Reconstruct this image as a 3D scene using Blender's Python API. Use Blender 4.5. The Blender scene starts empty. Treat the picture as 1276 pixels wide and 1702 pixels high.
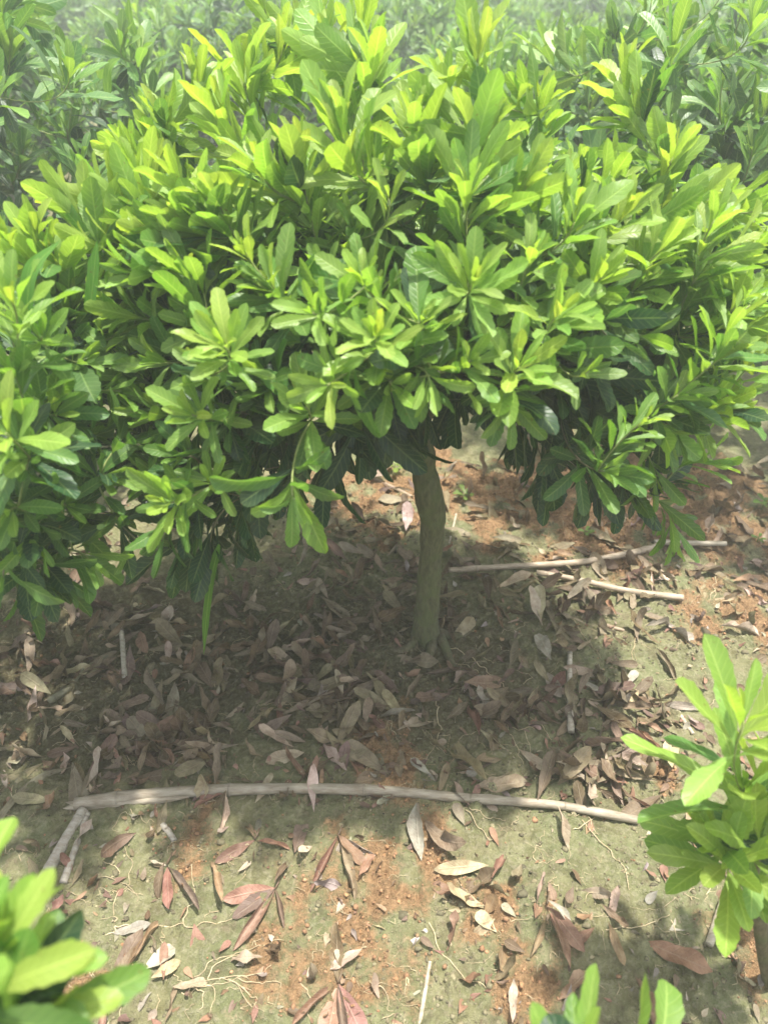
import bpy, math, random
import numpy as np
from mathutils import Vector

# ------------------------------------------------------------------ camera, sky, sun, exposure
scene = bpy.context.scene
COL = scene.collection
CAM_H, PITCH, FPX, CX, CY = 1.25, math.radians(37.0), 1238.0, 638.0, 851.0
cam_d = bpy.data.cameras.new('camera')
cam = bpy.data.objects.new('camera', cam_d); COL.objects.link(cam)
cam.location = (0, 0, CAM_H)
cam.rotation_euler = (math.pi / 2 - PITCH, 0, 0)
cam_d.sensor_fit = 'VERTICAL'; cam_d.sensor_height = 36.0; cam_d.sensor_width = 27.0
cam_d.lens = 36.0 * FPX / 1702.0
cam_d.clip_start = 0.02; cam_d.clip_end = 500
cam_d.dof.use_dof = True; cam_d.dof.focus_distance = 1.35; cam_d.dof.aperture_fstop = 3.8
scene.camera = cam

SUN_EL, SUN_AZ = math.radians(80), math.radians(62)      # azimuth from +Y (behind the tree) towards +X
world = bpy.data.worlds.new('World'); scene.world = world; world.use_nodes = True
wn = world.node_tree.nodes; wl = world.node_tree.links
sky = wn.new('ShaderNodeTexSky'); sky.sky_type = 'NISHITA'; sky.sun_disc = False
sky.sun_elevation = SUN_EL; sky.sun_rotation = SUN_AZ; sky.dust_density = 3.0; sky.ozone_density = 1.0
hs = wn.new('ShaderNodeHueSaturation'); hs.inputs['Saturation'].default_value = .4        # thin white overcast veil over the blue
wl.new(sky.outputs[0], hs.inputs['Color']); wl.new(hs.outputs[0], wn['Background'].inputs[0]); wn['Background'].inputs[1].default_value = 0.15
sun_d = bpy.data.lights.new('sun', 'SUN'); sun_d.energy = 4.0; sun_d.angle = math.radians(2.2); sun_d.color = (1.0, 0.95, 0.86)
sun = bpy.data.objects.new('sun', sun_d); COL.objects.link(sun)
S = Vector((math.sin(SUN_AZ) * math.cos(SUN_EL), math.cos(SUN_AZ) * math.cos(SUN_EL), math.sin(SUN_EL)))
sun.rotation_euler = S.to_track_quat('Z', 'Y').to_euler(); sun.location = S * 20
scene.view_settings.view_transform = 'Standard'; scene.view_settings.look = 'None'
scene.view_settings.exposure = 1.30; scene.view_settings.gamma = 1.0
scene.render.engine = 'CYCLES'
scene.cycles.max_bounces = 10; scene.cycles.transmission_bounces = 6; scene.cycles.diffuse_bounces = 5
scene.cycles.glossy_bounces = 3; scene.cycles.caustics_reflective = False; scene.cycles.caustics_refractive = False
scene.cycles.sample_clamp_indirect = 6.0

rng = np.random.default_rng(11)
random.seed(11)
UP = np.array([0, 0, 1.0])

# ------------------------------------------------------------------ survey helpers: photo pixel -> world point
_sp, _cp = math.sin(PITCH), math.cos(PITCH)
def ray(px, py):
    r, u = (px - CX) / FPX, (CY - py) / FPX
    return np.array([r, _cp + u * _sp, -_sp + u * _cp])
def at(px, py, Y):                       # the point on the pixel's ray that stands Y metres away over the ground
    d = ray(px, py); return np.array([0, 0, CAM_H]) + d * (Y / d[1])
def gpt(px, py, z=0.0):                  # the point where the pixel's ray meets the ground
    d = ray(px, py); return np.array([0, 0, CAM_H]) + d * ((z - CAM_H) / d[2])

# ------------------------------------------------------------------ noise and the lie of the land
def _hash(ix, iy, seed):
    h = (ix.astype(np.int64) * 374761393 + iy.astype(np.int64) * 668265263 + seed * 974711) & 0x7fffffff
    h = ((h ^ (h >> 13)) * 1274126177) & 0x7fffffff
    return ((h ^ (h >> 16)) & 0xffff) / 65535.0
def vnoise(x, y, seed=0):
    x = np.asarray(x, float); y = np.asarray(y, float)
    ix, iy = np.floor(x), np.floor(y); fx, fy = x - ix, y - iy
    fx = fx * fx * (3 - 2 * fx); fy = fy * fy * (3 - 2 * fy)
    a, b, c, d = _hash(ix, iy, seed), _hash(ix + 1, iy, seed), _hash(ix, iy + 1, seed), _hash(ix + 1, iy + 1, seed)
    return (a * (1 - fx) + b * fx) * (1 - fy) + (c * (1 - fx) + d * fx) * fy
def fbm(x, y, seed=0, oct=4):
    s, amp, tot = 0, 1.0, 0
    for o in range(oct):
        s = s + amp * vnoise(x * 2 ** o + 17 * o, y * 2 ** o - 9 * o, seed + o); tot += amp; amp *= 0.5
    return s / tot
CLAY = [(575, 1505, 120, .9), (650, 1250, 70, .8), (870, 1590, 85, 1), (940, 870, 110, 1), (1245, 1040, 70, 1), (330, 1390, 70, .8),
        (160, 1640, 45, 1), (720, 1430, 70, .8), (1235, 1560, 60, .8), (1010, 900, 80, .8), (1060, 830, 90, .8), (840, 1540, 60, .7),
        (640, 1600, 70, .6), (285, 1055, 25, .8), (780, 820, 90, .7), (1210, 820, 80, .8), (430, 1600, 55, .6), (1255, 1610, 60, .7),
        (1095, 1285, 30, .7), (720, 1310, 60, .4), (1180, 1040, 70, .7), (880, 800, 90, .9), (1150, 850, 110, .9), (1255, 890, 90, .9), (1000, 830, 100, .9), (820, 870, 70, .7), (700, 800, 110, .9), (560, 830, 80, .8), (950, 790, 120, 1), (1080, 850, 110, 1), (1200, 830, 120, 1), (620, 870, 60, .7), (880, 860, 80, .9), (1120, 780, 90, .8), (1240, 980, 70, .8), (560, 1640, 70, .5), (650, 800, 50, .7)]
_cl = [(gpt(a, b), r, w) for a, b, r, w in CLAY]
def clay_mask(x, y):
    m = np.zeros_like(x)
    wob = (fbm(x * 22, y * 22, 5, 3) - .5) * 1.3
    for p, r, w in _cl:
        sc = r * .82 / FPX * math.hypot(CAM_H, p[1])
        d = np.hypot(x - p[0], (y - p[1]) * 0.75) / sc
        m = np.maximum(m, w * np.clip(1.2 - d + wob * 1.7, 0, 1))
    return np.clip(m, 0, 1)
def hbase(x, y):
    return (fbm(x * 1.7, y * 1.7, 3, 3) - .5) * .05 + (fbm(x * 9, y * 9, 8, 3) - .5) * .018
def hfull(x, y, clay=None):
    if clay is None: clay = clay_mask(x, y)
    rid = 1 - np.abs(2 * fbm(x * 55, y * 55, 21, 3) - 1)
    return hbase(x, y) + (rid - .6) * .017 * (0.5 + .9 * clay) + (fbm(x * 110, y * 110, 31, 2) - .5) * .009 * (.6 + clay) \
        + np.clip(fbm(x * 30, y * 30, 41, 2) - .55, 0, 1) * .035 + (fbm(x * 190, y * 190, 61, 2) - .5) * .006

# ------------------------------------------------------------------ mesh helpers
def make_mesh(name, V, F4, mat, parent=None, col=None, uv=None, smooth=True, F3=None):
    """V (n,3), F4 quads (m,4); col per vertex, uv per vertex."""
    me = bpy.data.meshes.new(name)
    V = np.ascontiguousarray(V, dtype=np.float32)
    me.vertices.add(len(V)); me.vertices.foreach_set('co', V.ravel())
    idx = np.ascontiguousarray(F4, dtype=np.int32).ravel()
    sizes = np.full(len(F4), 4, np.int32)
    if F3 is not None and len(F3):
        idx = np.concatenate([idx, np.asarray(F3, np.int32).ravel()]); sizes = np.concatenate([sizes, np.full(len(F3), 3, np.int32)])
    me.loops.add(len(idx)); me.loops.foreach_set('vertex_index', idx)
    me.polygons.add(len(sizes))
    starts = np.concatenate([[0], np.cumsum(sizes)[:-1]]).astype(np.int32)
    me.polygons.foreach_set('loop_start', starts)
    me.polygons.foreach_set('use_smooth', np.full(len(sizes), smooth, bool))
    if uv is not None:
        l = me.uv_layers.new(name='UVMap'); l.data.foreach_set('uv', np.ascontiguousarray(uv[idx], np.float32).ravel())
    if col is not None:
        c = np.ones((len(V), 4), np.float32); c[:, :col.shape[1]] = col
        a = me.color_attributes.new('Col', 'FLOAT_COLOR', 'POINT'); a.data.foreach_set('color', c.ravel())
    me.update(calc_edges=True); me.validate()
    me.materials.append(mat)
    o = bpy.data.objects.new(name, me); COL.objects.link(o)
    if parent is not None: o.parent = parent
    return o
def recentre(o):                          # put a top-level mesh's origin at its own foot
    me = o.data; n = len(me.vertices); a = np.empty(n * 3, np.float32); me.vertices.foreach_get('co', a); a = a.reshape(-1, 3)
    c = np.array([a[:, 0].mean(), a[:, 1].mean(), a[:, 2].min()]); me.vertices.foreach_set('co', (a - c).astype(np.float32).ravel()); o.location = c; me.update()
    return o
def empty(name, loc):
    o = bpy.data.objects.new(name, None); COL.objects.link(o); o.location = loc; o.empty_display_size = .05; return o
def tag(o, label=None, cat=None, group=None, kind=None):
    if label: o['label'] = label
    if cat: o['category'] = cat
    if group: o['group'] = group
    if kind: o['kind'] = kind
    return o
class Tubes:
    def __init__(s): s.V, s.F, s.n, s.C = [], [], 0, []
    def add(s, P, R, k=7, col=(1, 1, 1), wob=0.0, seed=0, cap=True):
        P = np.asarray(P, float); R = np.asarray(R, float) * np.ones(len(P))
        T = np.gradient(P, axis=0); T /= np.linalg.norm(T, axis=1)[:, None] + 1e-12
        ref = np.array([1.0, 0, 0]) if abs(T[0][0]) < .8 else np.array([0, 1.0, 0])
        A = np.cross(T[0], ref); A /= np.linalg.norm(A)
        ang = np.arange(k) * 2 * math.pi / k
        rows = []
        for i in range(len(P)):
            A = A - T[i] * A.dot(T[i]); A /= np.linalg.norm(A); B = np.cross(T[i], A)
            w = 1.0
            if wob: w = 1 + wob * (2 * vnoise(np.cos(ang) * 1.7 + 10 + seed, np.sin(ang) * 1.7 + i * .55, seed) - 1)
            rows.append(P[i] + ((np.cos(ang) * w)[:, None] * A + (np.sin(ang) * w)[:, None] * B) * R[i])
        V = np.concatenate(rows); m = len(P)
        f = []
        for i in range(m - 1):
            a = s.n + i * k + np.arange(k); b = s.n + i * k + (np.arange(k) + 1) % k
            f.append(np.stack([a, b, b + k, a + k], 1))
        s.V.append(V); s.F.append(np.concatenate(f)); cc = np.tile(np.asarray(col, float), (len(V), 1)); s.C.append(cc)
        s.n += len(V)
        if cap:
            for e, row in ((0, rows[0]), (m - 1, rows[-1])):
                c = row.mean(0); base = s.n; s.V.append(np.concatenate([c[None]] * k)); s.C.append(np.tile(np.asarray(col, float), (k, 1)))
                ring = base - len(V) + e * k if e == 0 else base - len(V) - k * 1 + e * k
                ring0 = (base - len(V) if e == 0 else None)
                start = s.first + e * k if False else None
                s.n += k
                off = base - (len(V) if e == 0 else len(V) + k)
                a = off + e * k + np.arange(k); b = off + e * k + (np.arange(k) + 1) % k
                ca = base + np.arange(k); cb = base + (np.arange(k) + 1) % k
                s.F.append(np.stack([b, a, ca, cb], 1) if e == 0 else np.stack([a, b, cb, ca], 1))
    def build(s, name, mat, parent=None):
        return make_mesh(name, np.concatenate(s.V), np.concatenate(s.F), mat, parent, col=np.concatenate(s.C))

def bez(a, b, c, n):
    t = np.linspace(0, 1, n)[:, None]; return (1 - t) ** 2 * a + 2 * t * (1 - t) * b + t * t * c
def catmull(P, n):
    P = np.asarray(P, float); Q = np.vstack([2 * P[0] - P[1], P, 2 * P[-1] - P[-2]]); out = []
    for i in range(len(P) - 1):
        t = np.linspace(0, 1, n, endpoint=False)[:, None]; a, b, c, d = Q[i:i + 4]
        out.append(.5 * (2 * b + (c - a) * t + (2 * a - 5 * b + 4 * c - d) * t ** 2 + (3 * b - a - 3 * c + d) * t ** 3))
    return np.vstack(out + [P[-1:]])

# ------------------------------------------------------------------ leaves
TH = np.array([0, .07, .15, .24, .33, .42, .50, .57, .64, .71, .78, .85, .91, .96, 1.0])
TL = np.array([0, .2, .42, .62, .8, .93, 1.0])
SH = np.array([-1, -.5, 0, .5, 1.0]); SL = np.array([-1, 0, 1.0])
class Leaves:
    keys = ('base', 'D', 'N', 'L', 'W', 'curl', 'fold', 'twist', 'wave', 'col')
    def __init__(s): s.d = {k: [] for k in s.keys}
    def add(s, base, D, N, L, W=.3, curl=.4, fold=.25, twist=0, wave=.03, col=(.1, .3, .05)):
        for k, v in zip(s.keys, (base, D, N, L, W, curl, fold, twist, wave, col)): s.d[k].append(v)
    def __len__(s): return len(s.d['L'])
    def arrays(s, hi=True, serr=.06, a=1.25, b=.55, seed=0):
        d = {k: np.asarray(v, float) for k, v in s.d.items()}; n = len(d['L'])
        T = TH if hi else TL; Sx = SH if hi else SL
        r = np.random.default_rng(seed)
        pk = a / (a + b); nrm = pk ** a * (1 - pk) ** b
        w = np.maximum(T ** a * (1 - T) ** b / nrm, .035); w[-1] = .02
        D = d['D'] / np.linalg.norm(d['D'], axis=1)[:, None]
        N = d['N'] - D * (d['N'] * D).sum(1)[:, None]; N /= np.linalg.norm(N, axis=1)[:, None] + 1e-9
        B = np.cross(D, N)
        c = np.where(np.abs(d['curl']) < .02, .02, d['curl'])
        L = d['L']
        ct = c[:, None] * T[None] ** 1.0
        px = np.sin(ct) / c[:, None]; pz = -(1 - np.cos(ct)) / c[:, None]
        mid = d['base'][:, None, :] + L[:, None, None] * (px[..., None] * D[:, None] + pz[..., None] * N[:, None])
        Nt = np.cos(ct)[..., None] * N[:, None] + np.sin(ct)[..., None] * D[:, None]
        tw = d['twist'][:, None] * T[None]
        Bt = np.cos(tw)[..., None] * B[:, None] + np.sin(tw)[..., None] * Nt
        Nt2 = np.cos(tw)[..., None] * Nt - np.sin(tw)[..., None] * B[:, None]
        hw = (L * d['W'] * .5)[:, None] * w[None]
        if hi and serr:
            z = np.where(np.arange(len(T)) % 2 == 0, 1 + serr, 1 - serr); z[T < .4] = 1
            edge = hw * z[None] * (1 + r.normal(0, .03, hw.shape))
        else: edge = hw
        phw = r.uniform(0, 6.28, (n, 1))
        V = np.empty((n, len(T), len(Sx), 3))
        for j, sx in enumerate(Sx):
            ww = edge if abs(sx) == 1 else hw
            f = d['fold'][:, None] * (1.0 if abs(sx) == 1 else .8)
            lat = sx * ww * np.cos(f); hgt = np.abs(sx) * ww * np.sin(f)
            wv = (d['wave'] * L)[:, None] * np.sin(T[None] * 11 + phw + (2.1 if sx > 0 else 0)) * abs(sx) ** 1.5 * np.minimum(1, w * 1.4)[None]
            V[:, :, j] = mid + lat[..., None] * Bt + (hgt + wv)[..., None] * Nt2
        nt, ns = len(T), len(Sx)
        q = np.array([[i * ns + j, i * ns + j + 1, (i + 1) * ns + j + 1, (i + 1) * ns + j] for i in range(nt - 1) for j in range(ns - 1)])
        F = (q[None] + (np.arange(n) * nt * ns)[:, None, None]).reshape(-1, 4)
        uv = np.stack(np.meshgrid(T, (Sx + 1) / 2, indexing='ij'), -1).reshape(1, -1, 2)
        uv = np.repeat(uv, n, 0).reshape(-1, 2)
        col = np.repeat(d['col'][:, None], nt * ns, 1).reshape(-1, d['col'].shape[1])
        return V.reshape(-1, 3), F, uv, col
    def build(s, name, mat, parent=None, hi=True, **k):
        V, F, uv, col = s.arrays(hi, **k)
        return make_mesh(name, V, F, mat, parent, col=col, uv=uv)

# colours a leaf has at each age (young tip -> grown -> old)
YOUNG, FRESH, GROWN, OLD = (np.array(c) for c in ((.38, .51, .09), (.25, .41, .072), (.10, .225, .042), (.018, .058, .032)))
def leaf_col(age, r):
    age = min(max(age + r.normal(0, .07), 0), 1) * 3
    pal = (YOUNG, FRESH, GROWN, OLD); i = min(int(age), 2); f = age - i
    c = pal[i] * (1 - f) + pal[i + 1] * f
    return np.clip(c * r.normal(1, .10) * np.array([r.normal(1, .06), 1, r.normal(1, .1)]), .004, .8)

# ------------------------------------------------------------------ materials
def new_mat(name):
    m = bpy.data.materials.new(name); m.use_nodes = True; nt = m.node_tree; nt.nodes.clear(); return m, nt.nodes, nt.links
def N(nodes, t, **k):
    n = nodes.new(t)
    for a, b in k.items():
        if a.startswith('i_'): n.inputs[a[2:].replace('_', ' ')].default_value = b
        else: setattr(n, a, b)
    return n
def mathn(nodes, links, op, a, b=None, clamp=False):
    n = nodes.new('ShaderNodeMath'); n.operation = op; n.use_clamp = clamp
    for i, v in enumerate((a, b)):
        if v is None: continue
        if isinstance(v, (int, float)): n.inputs[i].default_value = v
        else: links.new(v, n.inputs[i])
    return n.outputs[0]
def mixc(nodes, links, fac, a, b, blend='MIX'):
    n = nodes.new('ShaderNodeMix'); n.data_type = 'RGBA'; n.blend_type = blend
    for sock, v in ((n.inputs[0], fac), (n.inputs[6], a), (n.inputs[7], b)):
        if isinstance(v, (int, float)): sock.default_value = v
        elif isinstance(v, (tuple, list)): sock.default_value = (*v, 1)
        else: links.new(v, sock)
    return n.outputs[2]

def vein_mask(nd, lk, nveins=11.0):
    uv = nd.new('ShaderNodeUVMap'); uv.uv_map = 'UVMap'
    sp = nd.new('ShaderNodeSeparateXYZ'); lk.new(uv.outputs[0], sp.inputs[0])
    t, s = sp.outputs[0], sp.outputs[1]
    off = mathn(nd, lk, 'ABSOLUTE', mathn(nd, lk, 'SUBTRACT', s, .5))          # 0 at midrib, .5 at edge
    mid = mathn(nd, lk, 'SUBTRACT', 1.0, mathn(nd, lk, 'MULTIPLY', off, 16.0), True)
    ph = mathn(nd, lk, 'MULTIPLY', mathn(nd, lk, 'SUBTRACT', t, mathn(nd, lk, 'MULTIPLY', off, .28)), nveins)
    tri = mathn(nd, lk, 'ABSOLUTE', mathn(nd, lk, 'SUBTRACT', mathn(nd, lk, 'FRACT', ph), .5))
    side = mathn(nd, lk, 'SUBTRACT', 1.0, mathn(nd, lk, 'MULTIPLY', tri, 7.0), True)
    return mid, side

def leaf_material(name, trans=.49, rough=.38, spec=.5):
    m, nd, lk = new_mat(name)
    at_ = N(nd, 'ShaderNodeAttribute', attribute_name='Col')
    mid, side = vein_mask(nd, lk)
    geo = nd.new('ShaderNodeNewGeometry')
    nz = N(nd, 'ShaderNodeTexNoise'); nz.inputs['Scale'].default_value = 60; nz.inputs['Detail'].default_value = 3
    lk.new(geo.outputs['Position'], nz.inputs['Vector'])
    c0 = mixc(nd, lk, mathn(nd, lk, 'MULTIPLY', nz.outputs[0], .35), at_.outputs[0], (.05, .12, .01), 'MIX')
    n3 = N(nd, 'ShaderNodeTexNoise'); n3.inputs['Scale'].default_value = 170; n3.inputs['Detail'].default_value = 2; lk.new(geo.outputs['Position'], n3.inputs['Vector'])
    n4 = N(nd, 'ShaderNodeTexNoise'); n4.inputs['Scale'].default_value = 14; n4.inputs['Detail'].default_value = 2; lk.new(geo.outputs['Position'], n4.inputs['Vector'])
    sp_ = nd.new('ShaderNodeMapRange'); sp_.inputs[1].default_value = .70; sp_.inputs[2].default_value = .74; lk.new(n3.outputs[0], sp_.inputs[0])
    c0 = mixc(nd, lk, mathn(nd, lk, 'MULTIPLY', sp_.outputs[0], .7), c0, (.16, .11, .03))
    dr = nd.new('ShaderNodeMapRange'); dr.inputs[1].default_value = .5; dr.inputs[2].default_value = .75; lk.new(n4.outputs[0], dr.inputs[0])
    c0 = mixc(nd, lk, mathn(nd, lk, 'MULTIPLY', dr.outputs[0], .22), c0, (.30, .33, .17))
    bright = mixc(nd, lk, 1.0, at_.outputs[0], (1.5, 1.35, 1.6), 'MULTIPLY')
    pale = mixc(nd, lk, .35, bright, (.38, .48, .16))
    c1 = mixc(nd, lk, mathn(nd, lk, 'MULTIPLY', side, .38), c0, pale)
    c2 = mixc(nd, lk, mathn(nd, lk, 'MULTIPLY', mid, .95), c1, pale)
    bs = N(nd, 'ShaderNodeBsdfPrincipled'); lk.new(c2, bs.inputs['Base Color'])
    lk.new(mathn(nd, lk, 'ADD', rough - .08, mathn(nd, lk, 'MULTIPLY', n4.outputs[0], .25)), bs.inputs['Roughness']); bs.inputs['Specular IOR Level'].default_value = spec
    tr = nd.new('ShaderNodeBsdfTranslucent')
    tc = mixc(nd, lk, 1.0, c2, (1.42, 1.42, .62), 'MULTIPLY'); lk.new(tc, tr.inputs[0])
    bp = N(nd, 'ShaderNodeBump'); bp.inputs['Strength'].default_value = .35; bp.inputs['Distance'].default_value = .002
    hh = mathn(nd, lk, 'ADD', mathn(nd, lk, 'MULTIPLY', side, -.6), mathn(nd, lk, 'ADD', mathn(nd, lk, 'MULTIPLY', mid, -1.0), mathn(nd, lk, 'MULTIPLY', nz.outputs[0], .8)))
    lk.new(hh, bp.inputs['Height']); lk.new(bp.outputs[0], bs.inputs['Normal']); lk.new(bp.outputs[0], tr.inputs['Normal'])
    mx = nd.new('ShaderNodeMixShader'); mx.inputs[0].default_value = trans
    lk.new(bs.outputs[0], mx.inputs[1]); lk.new(tr.outputs[0], mx.inputs[2])
    out = nd.new('ShaderNodeOutputMaterial'); lk.new(mx.outputs[0], out.inputs[0])
    return m
def dry_material(name):
    m, nd, lk = new_mat(name)
    at_ = N(nd, 'ShaderNodeAttribute', attribute_name='Col')
    mid, side = vein_mask(nd, lk, 9.0)
    tc_ = nd.new('ShaderNodeTexCoord')
    nz = N(nd, 'ShaderNodeTexNoise'); nz.inputs['Scale'].default_value = 45; nz.inputs['Detail'].default_value = 5; nz.inputs['Roughness'].default_value = .7
    lk.new(tc_.outputs['Object'], nz.inputs['Vector'])
    ramp = nd.new('ShaderNodeMapRange'); ramp.inputs[1].default_value = .35; ramp.inputs[2].default_value = .7; lk.new(nz.outputs[0], ramp.inputs[0])
    dark = mixc(nd, lk, 1.0, at_.outputs[0], (.52, .45, .42), 'MULTIPLY')
    c0 = mixc(nd, lk, ramp.outputs[0], dark, at_.outputs[0])
    light = mixc(nd, lk, .5, at_.outputs[0], (.42, .33, .24))
    c1 = mixc(nd, lk, mathn(nd, lk, 'MULTIPLY', side, .2), c0, light)
    c2 = mixc(nd, lk, mathn(nd, lk, 'MULTIPLY', mid, .5), c1, light)
    bs = N(nd, 'ShaderNodeBsdfPrincipled'); lk.new(c2, bs.inputs['Base Color']); bs.inputs['Roughness'].default_value = .55; bs.inputs['Specular IOR Level'].default_value = .35
    tr = nd.new('ShaderNodeBsdfTranslucent'); lk.new(c2, tr.inputs[0])
    bp = N(nd, 'ShaderNodeBump'); bp.inputs['Strength'].default_value = .5; bp.inputs['Distance'].default_value = .002
    hh = mathn(nd, lk, 'ADD', mathn(nd, lk, 'MULTIPLY', side, -.5), mathn(nd, lk, 'ADD', mid, mathn(nd, lk, 'MULTIPLY', nz.outputs[0], 1.5)))
    lk.new(hh, bp.inputs['Height']); lk.new(bp.outputs[0], bs.inputs['Normal'])
    mx = nd.new('ShaderNodeMixShader'); mx.inputs[0].default_value = .12
    lk.new(bs.outputs[0], mx.inputs[1]); lk.new(tr.outputs[0], mx.inputs[2])
    out = nd.new('ShaderNodeOutputMaterial'); lk.new(mx.outputs[0], out.inputs[0])
    return m
def fibre_material(name, rough=.7, dark=(.5, .47, .45), scale=(8, 8, 8), bump=.4, moss=None):
    m, nd, lk = new_mat(name)
    at_ = N(nd, 'ShaderNodeAttribute', attribute_name='Col')
    geo = nd.new('ShaderNodeNewGeometry')
    mp = nd.new('ShaderNodeMapping'); mp.inputs['Scale'].default_value = scale; lk.new(geo.outputs['Position'], mp.inputs[0])
    nz = N(nd, 'ShaderNodeTexNoise'); nz.inputs['Scale'].default_value = 10; nz.inputs['Detail'].default_value = 6; nz.inputs['Roughness'].default_value = .65
    lk.new(mp.outputs[0], nz.inputs['Vector'])
    rp = nd.new('ShaderNodeMapRange'); rp.inputs[1].default_value = .35; rp.inputs[2].default_value = .65; lk.new(nz.outputs[0], rp.inputs[0])
    c = mixc(nd, lk, rp.outputs[0], mixc(nd, lk, 1.0, at_.outputs[0], dark, 'MULTIPLY'), at_.outputs[0])
    if moss:
        n2 = N(nd, 'ShaderNodeTexNoise'); n2.inputs['Scale'].default_value = 28; n2.inputs['Detail'].default_value = 4; lk.new(geo.outputs['Position'], n2.inputs['Vector'])
        r2 = nd.new('ShaderNodeMapRange'); r2.inputs[1].default_value = .45; r2.inputs[2].default_value = .6; lk.new(n2.outputs[0], r2.inputs[0])
        c = mixc(nd, lk, mathn(nd, lk, 'MULTIPLY', r2.outputs[0], .6), c, moss)
    bs = N(nd, 'ShaderNodeBsdfPrincipled'); lk.new(c, bs.inputs['Base Color']); bs.inputs['Roughness'].default_value = rough
    bp = N(nd, 'ShaderNodeBump'); bp.inputs['Strength'].default_value = bump; bp.inputs['Distance'].default_value = .003; lk.new(nz.outputs[0], bp.inputs['Height']); lk.new(bp.outputs[0], bs.inputs['Normal'])
    out = nd.new('ShaderNodeOutputMaterial'); lk.new(bs.outputs[0], out.inputs[0])
    return m
def ground_material():
    m, nd, lk = new_mat('soil')
    at_ = N(nd, 'ShaderNodeAttribute', attribute_name='Col')
    sp = nd.new('ShaderNodeSeparateColor'); lk.new(at_.outputs[0], sp.inputs[0])
    clay = sp.outputs[0]
    geo = nd.new('ShaderNodeNewGeometry')
    def noise(scale, det=5, rough=.6):
        n = N(nd, 'ShaderNodeTexNoise'); n.inputs['Scale'].default_value = scale; n.inputs['Detail'].default_value = det; n.inputs['Roughness'].default_value = rough
        lk.new(geo.outputs['Position'], n.inputs['Vector']); return n.outputs[0]
    def rng_(v, a, b):
        r = nd.new('ShaderNodeMapRange'); r.inputs[1].default_value = a; r.inputs[2].default_value = b; lk.new(v, r.inputs[0]); return r.outputs[0]
    nA, nB, nC, nD = noise(7), noise(26), noise(110, 6, .7), noise(480, 3)
    nE, nF = noise(48, 7, .75), noise(17, 7, .72)
    moss = mixc(nd, lk, rng_(nB, .35, .65), (.17, .16, .075), (.295, .285, .15))
    moss = mixc(nd, lk, mathn(nd, lk, 'MULTIPLY', rng_(nA, .42, .62), .7), moss, (.185, .215, .10))
    moss = mixc(nd, lk, mathn(nd, lk, 'MULTIPLY', rng_(nC, .5, .62), .55), moss, (.36, .33, .23))
    dark = mixc(nd, lk, rng_(nC, .4, .6), (.07, .055, .035), (.16, .115, .07))
    c = mixc(nd, lk, mathn(nd, lk, 'MULTIPLY', rng_(nB, .53, .66), .55), moss, dark)
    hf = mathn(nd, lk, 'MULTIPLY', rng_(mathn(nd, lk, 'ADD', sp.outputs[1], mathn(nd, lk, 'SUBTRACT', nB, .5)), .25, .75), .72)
    c = mixc(nd, lk, hf, c, mixc(nd, lk, rng_(nC, .4, .62), (.055, .040, .024), (.135, .105, .062)))  # dark humus tones, also painting extra shade into the soil beneath the crowns
    cl = mixc(nd, lk, rng_(nC, .38, .62), (.19, .115, .06), (.39, .24, .125))
    cl = mixc(nd, lk, mathn(nd, lk, 'MULTIPLY', rng_(nD, .55, .65), .6), cl, (.45, .30, .18))
    f = mathn(nd, lk, 'ADD', clay, mathn(nd, lk, 'MULTIPLY', mathn(nd, lk, 'SUBTRACT', nC, .5), .9))
    c = mixc(nd, lk, mathn(nd, lk, 'MULTIPLY', rng_(nE, .5, .68), .6), c, (.39, .375, .22))
    c = mixc(nd, lk, mathn(nd, lk, 'MULTIPLY', rng_(nF, .52, .66), .62), c, (.10, .085, .045))
    c = mixc(nd, lk, mathn(nd, lk, 'MULTIPLY', rng_(f, .20, .60), .95), c, cl)
    bs = N(nd, 'ShaderNodeBsdfPrincipled'); lk.new(c, bs.inputs['Base Color']); bs.inputs['Roughness'].default_value = .9; bs.inputs['Specular IOR Level'].default_value = .2
    bp = N(nd, 'ShaderNodeBump'); bp.inputs['Strength'].default_value = 1.0; bp.inputs['Distance'].default_value = .011
    lk.new(mathn(nd, lk, 'ADD', nC, mathn(nd, lk, 'MULTIPLY', nD, .35)), bp.inputs['Height']); lk.new(bp.outputs[0], bs.inputs['Normal'])
    out = nd.new('ShaderNodeOutputMaterial'); lk.new(bs.outputs[0], out.inputs[0])
    return m
M_LEAF = leaf_material('living_leaf'); M_BACK = leaf_material('living_leaf_far', trans=.38)
M_DRY = dry_material('dead_leaf')
M_BARK = fibre_material('bark', .85, (.45, .45, .42), (16, 16, 5), 1.0, moss=(.085, .105, .035))
M_TWIG = fibre_material('twig', .7, (.7, .7, .6), (6, 6, 6), .3)
M_REED = fibre_material('dry_reed', .6, (.55, .5, .45), (3, 14, 14), .35)
M_ROOT = fibre_material('rootlet', .75, (.6, .55, .5), (9, 9, 9), .3)
M_SOIL = ground_material()

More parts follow.
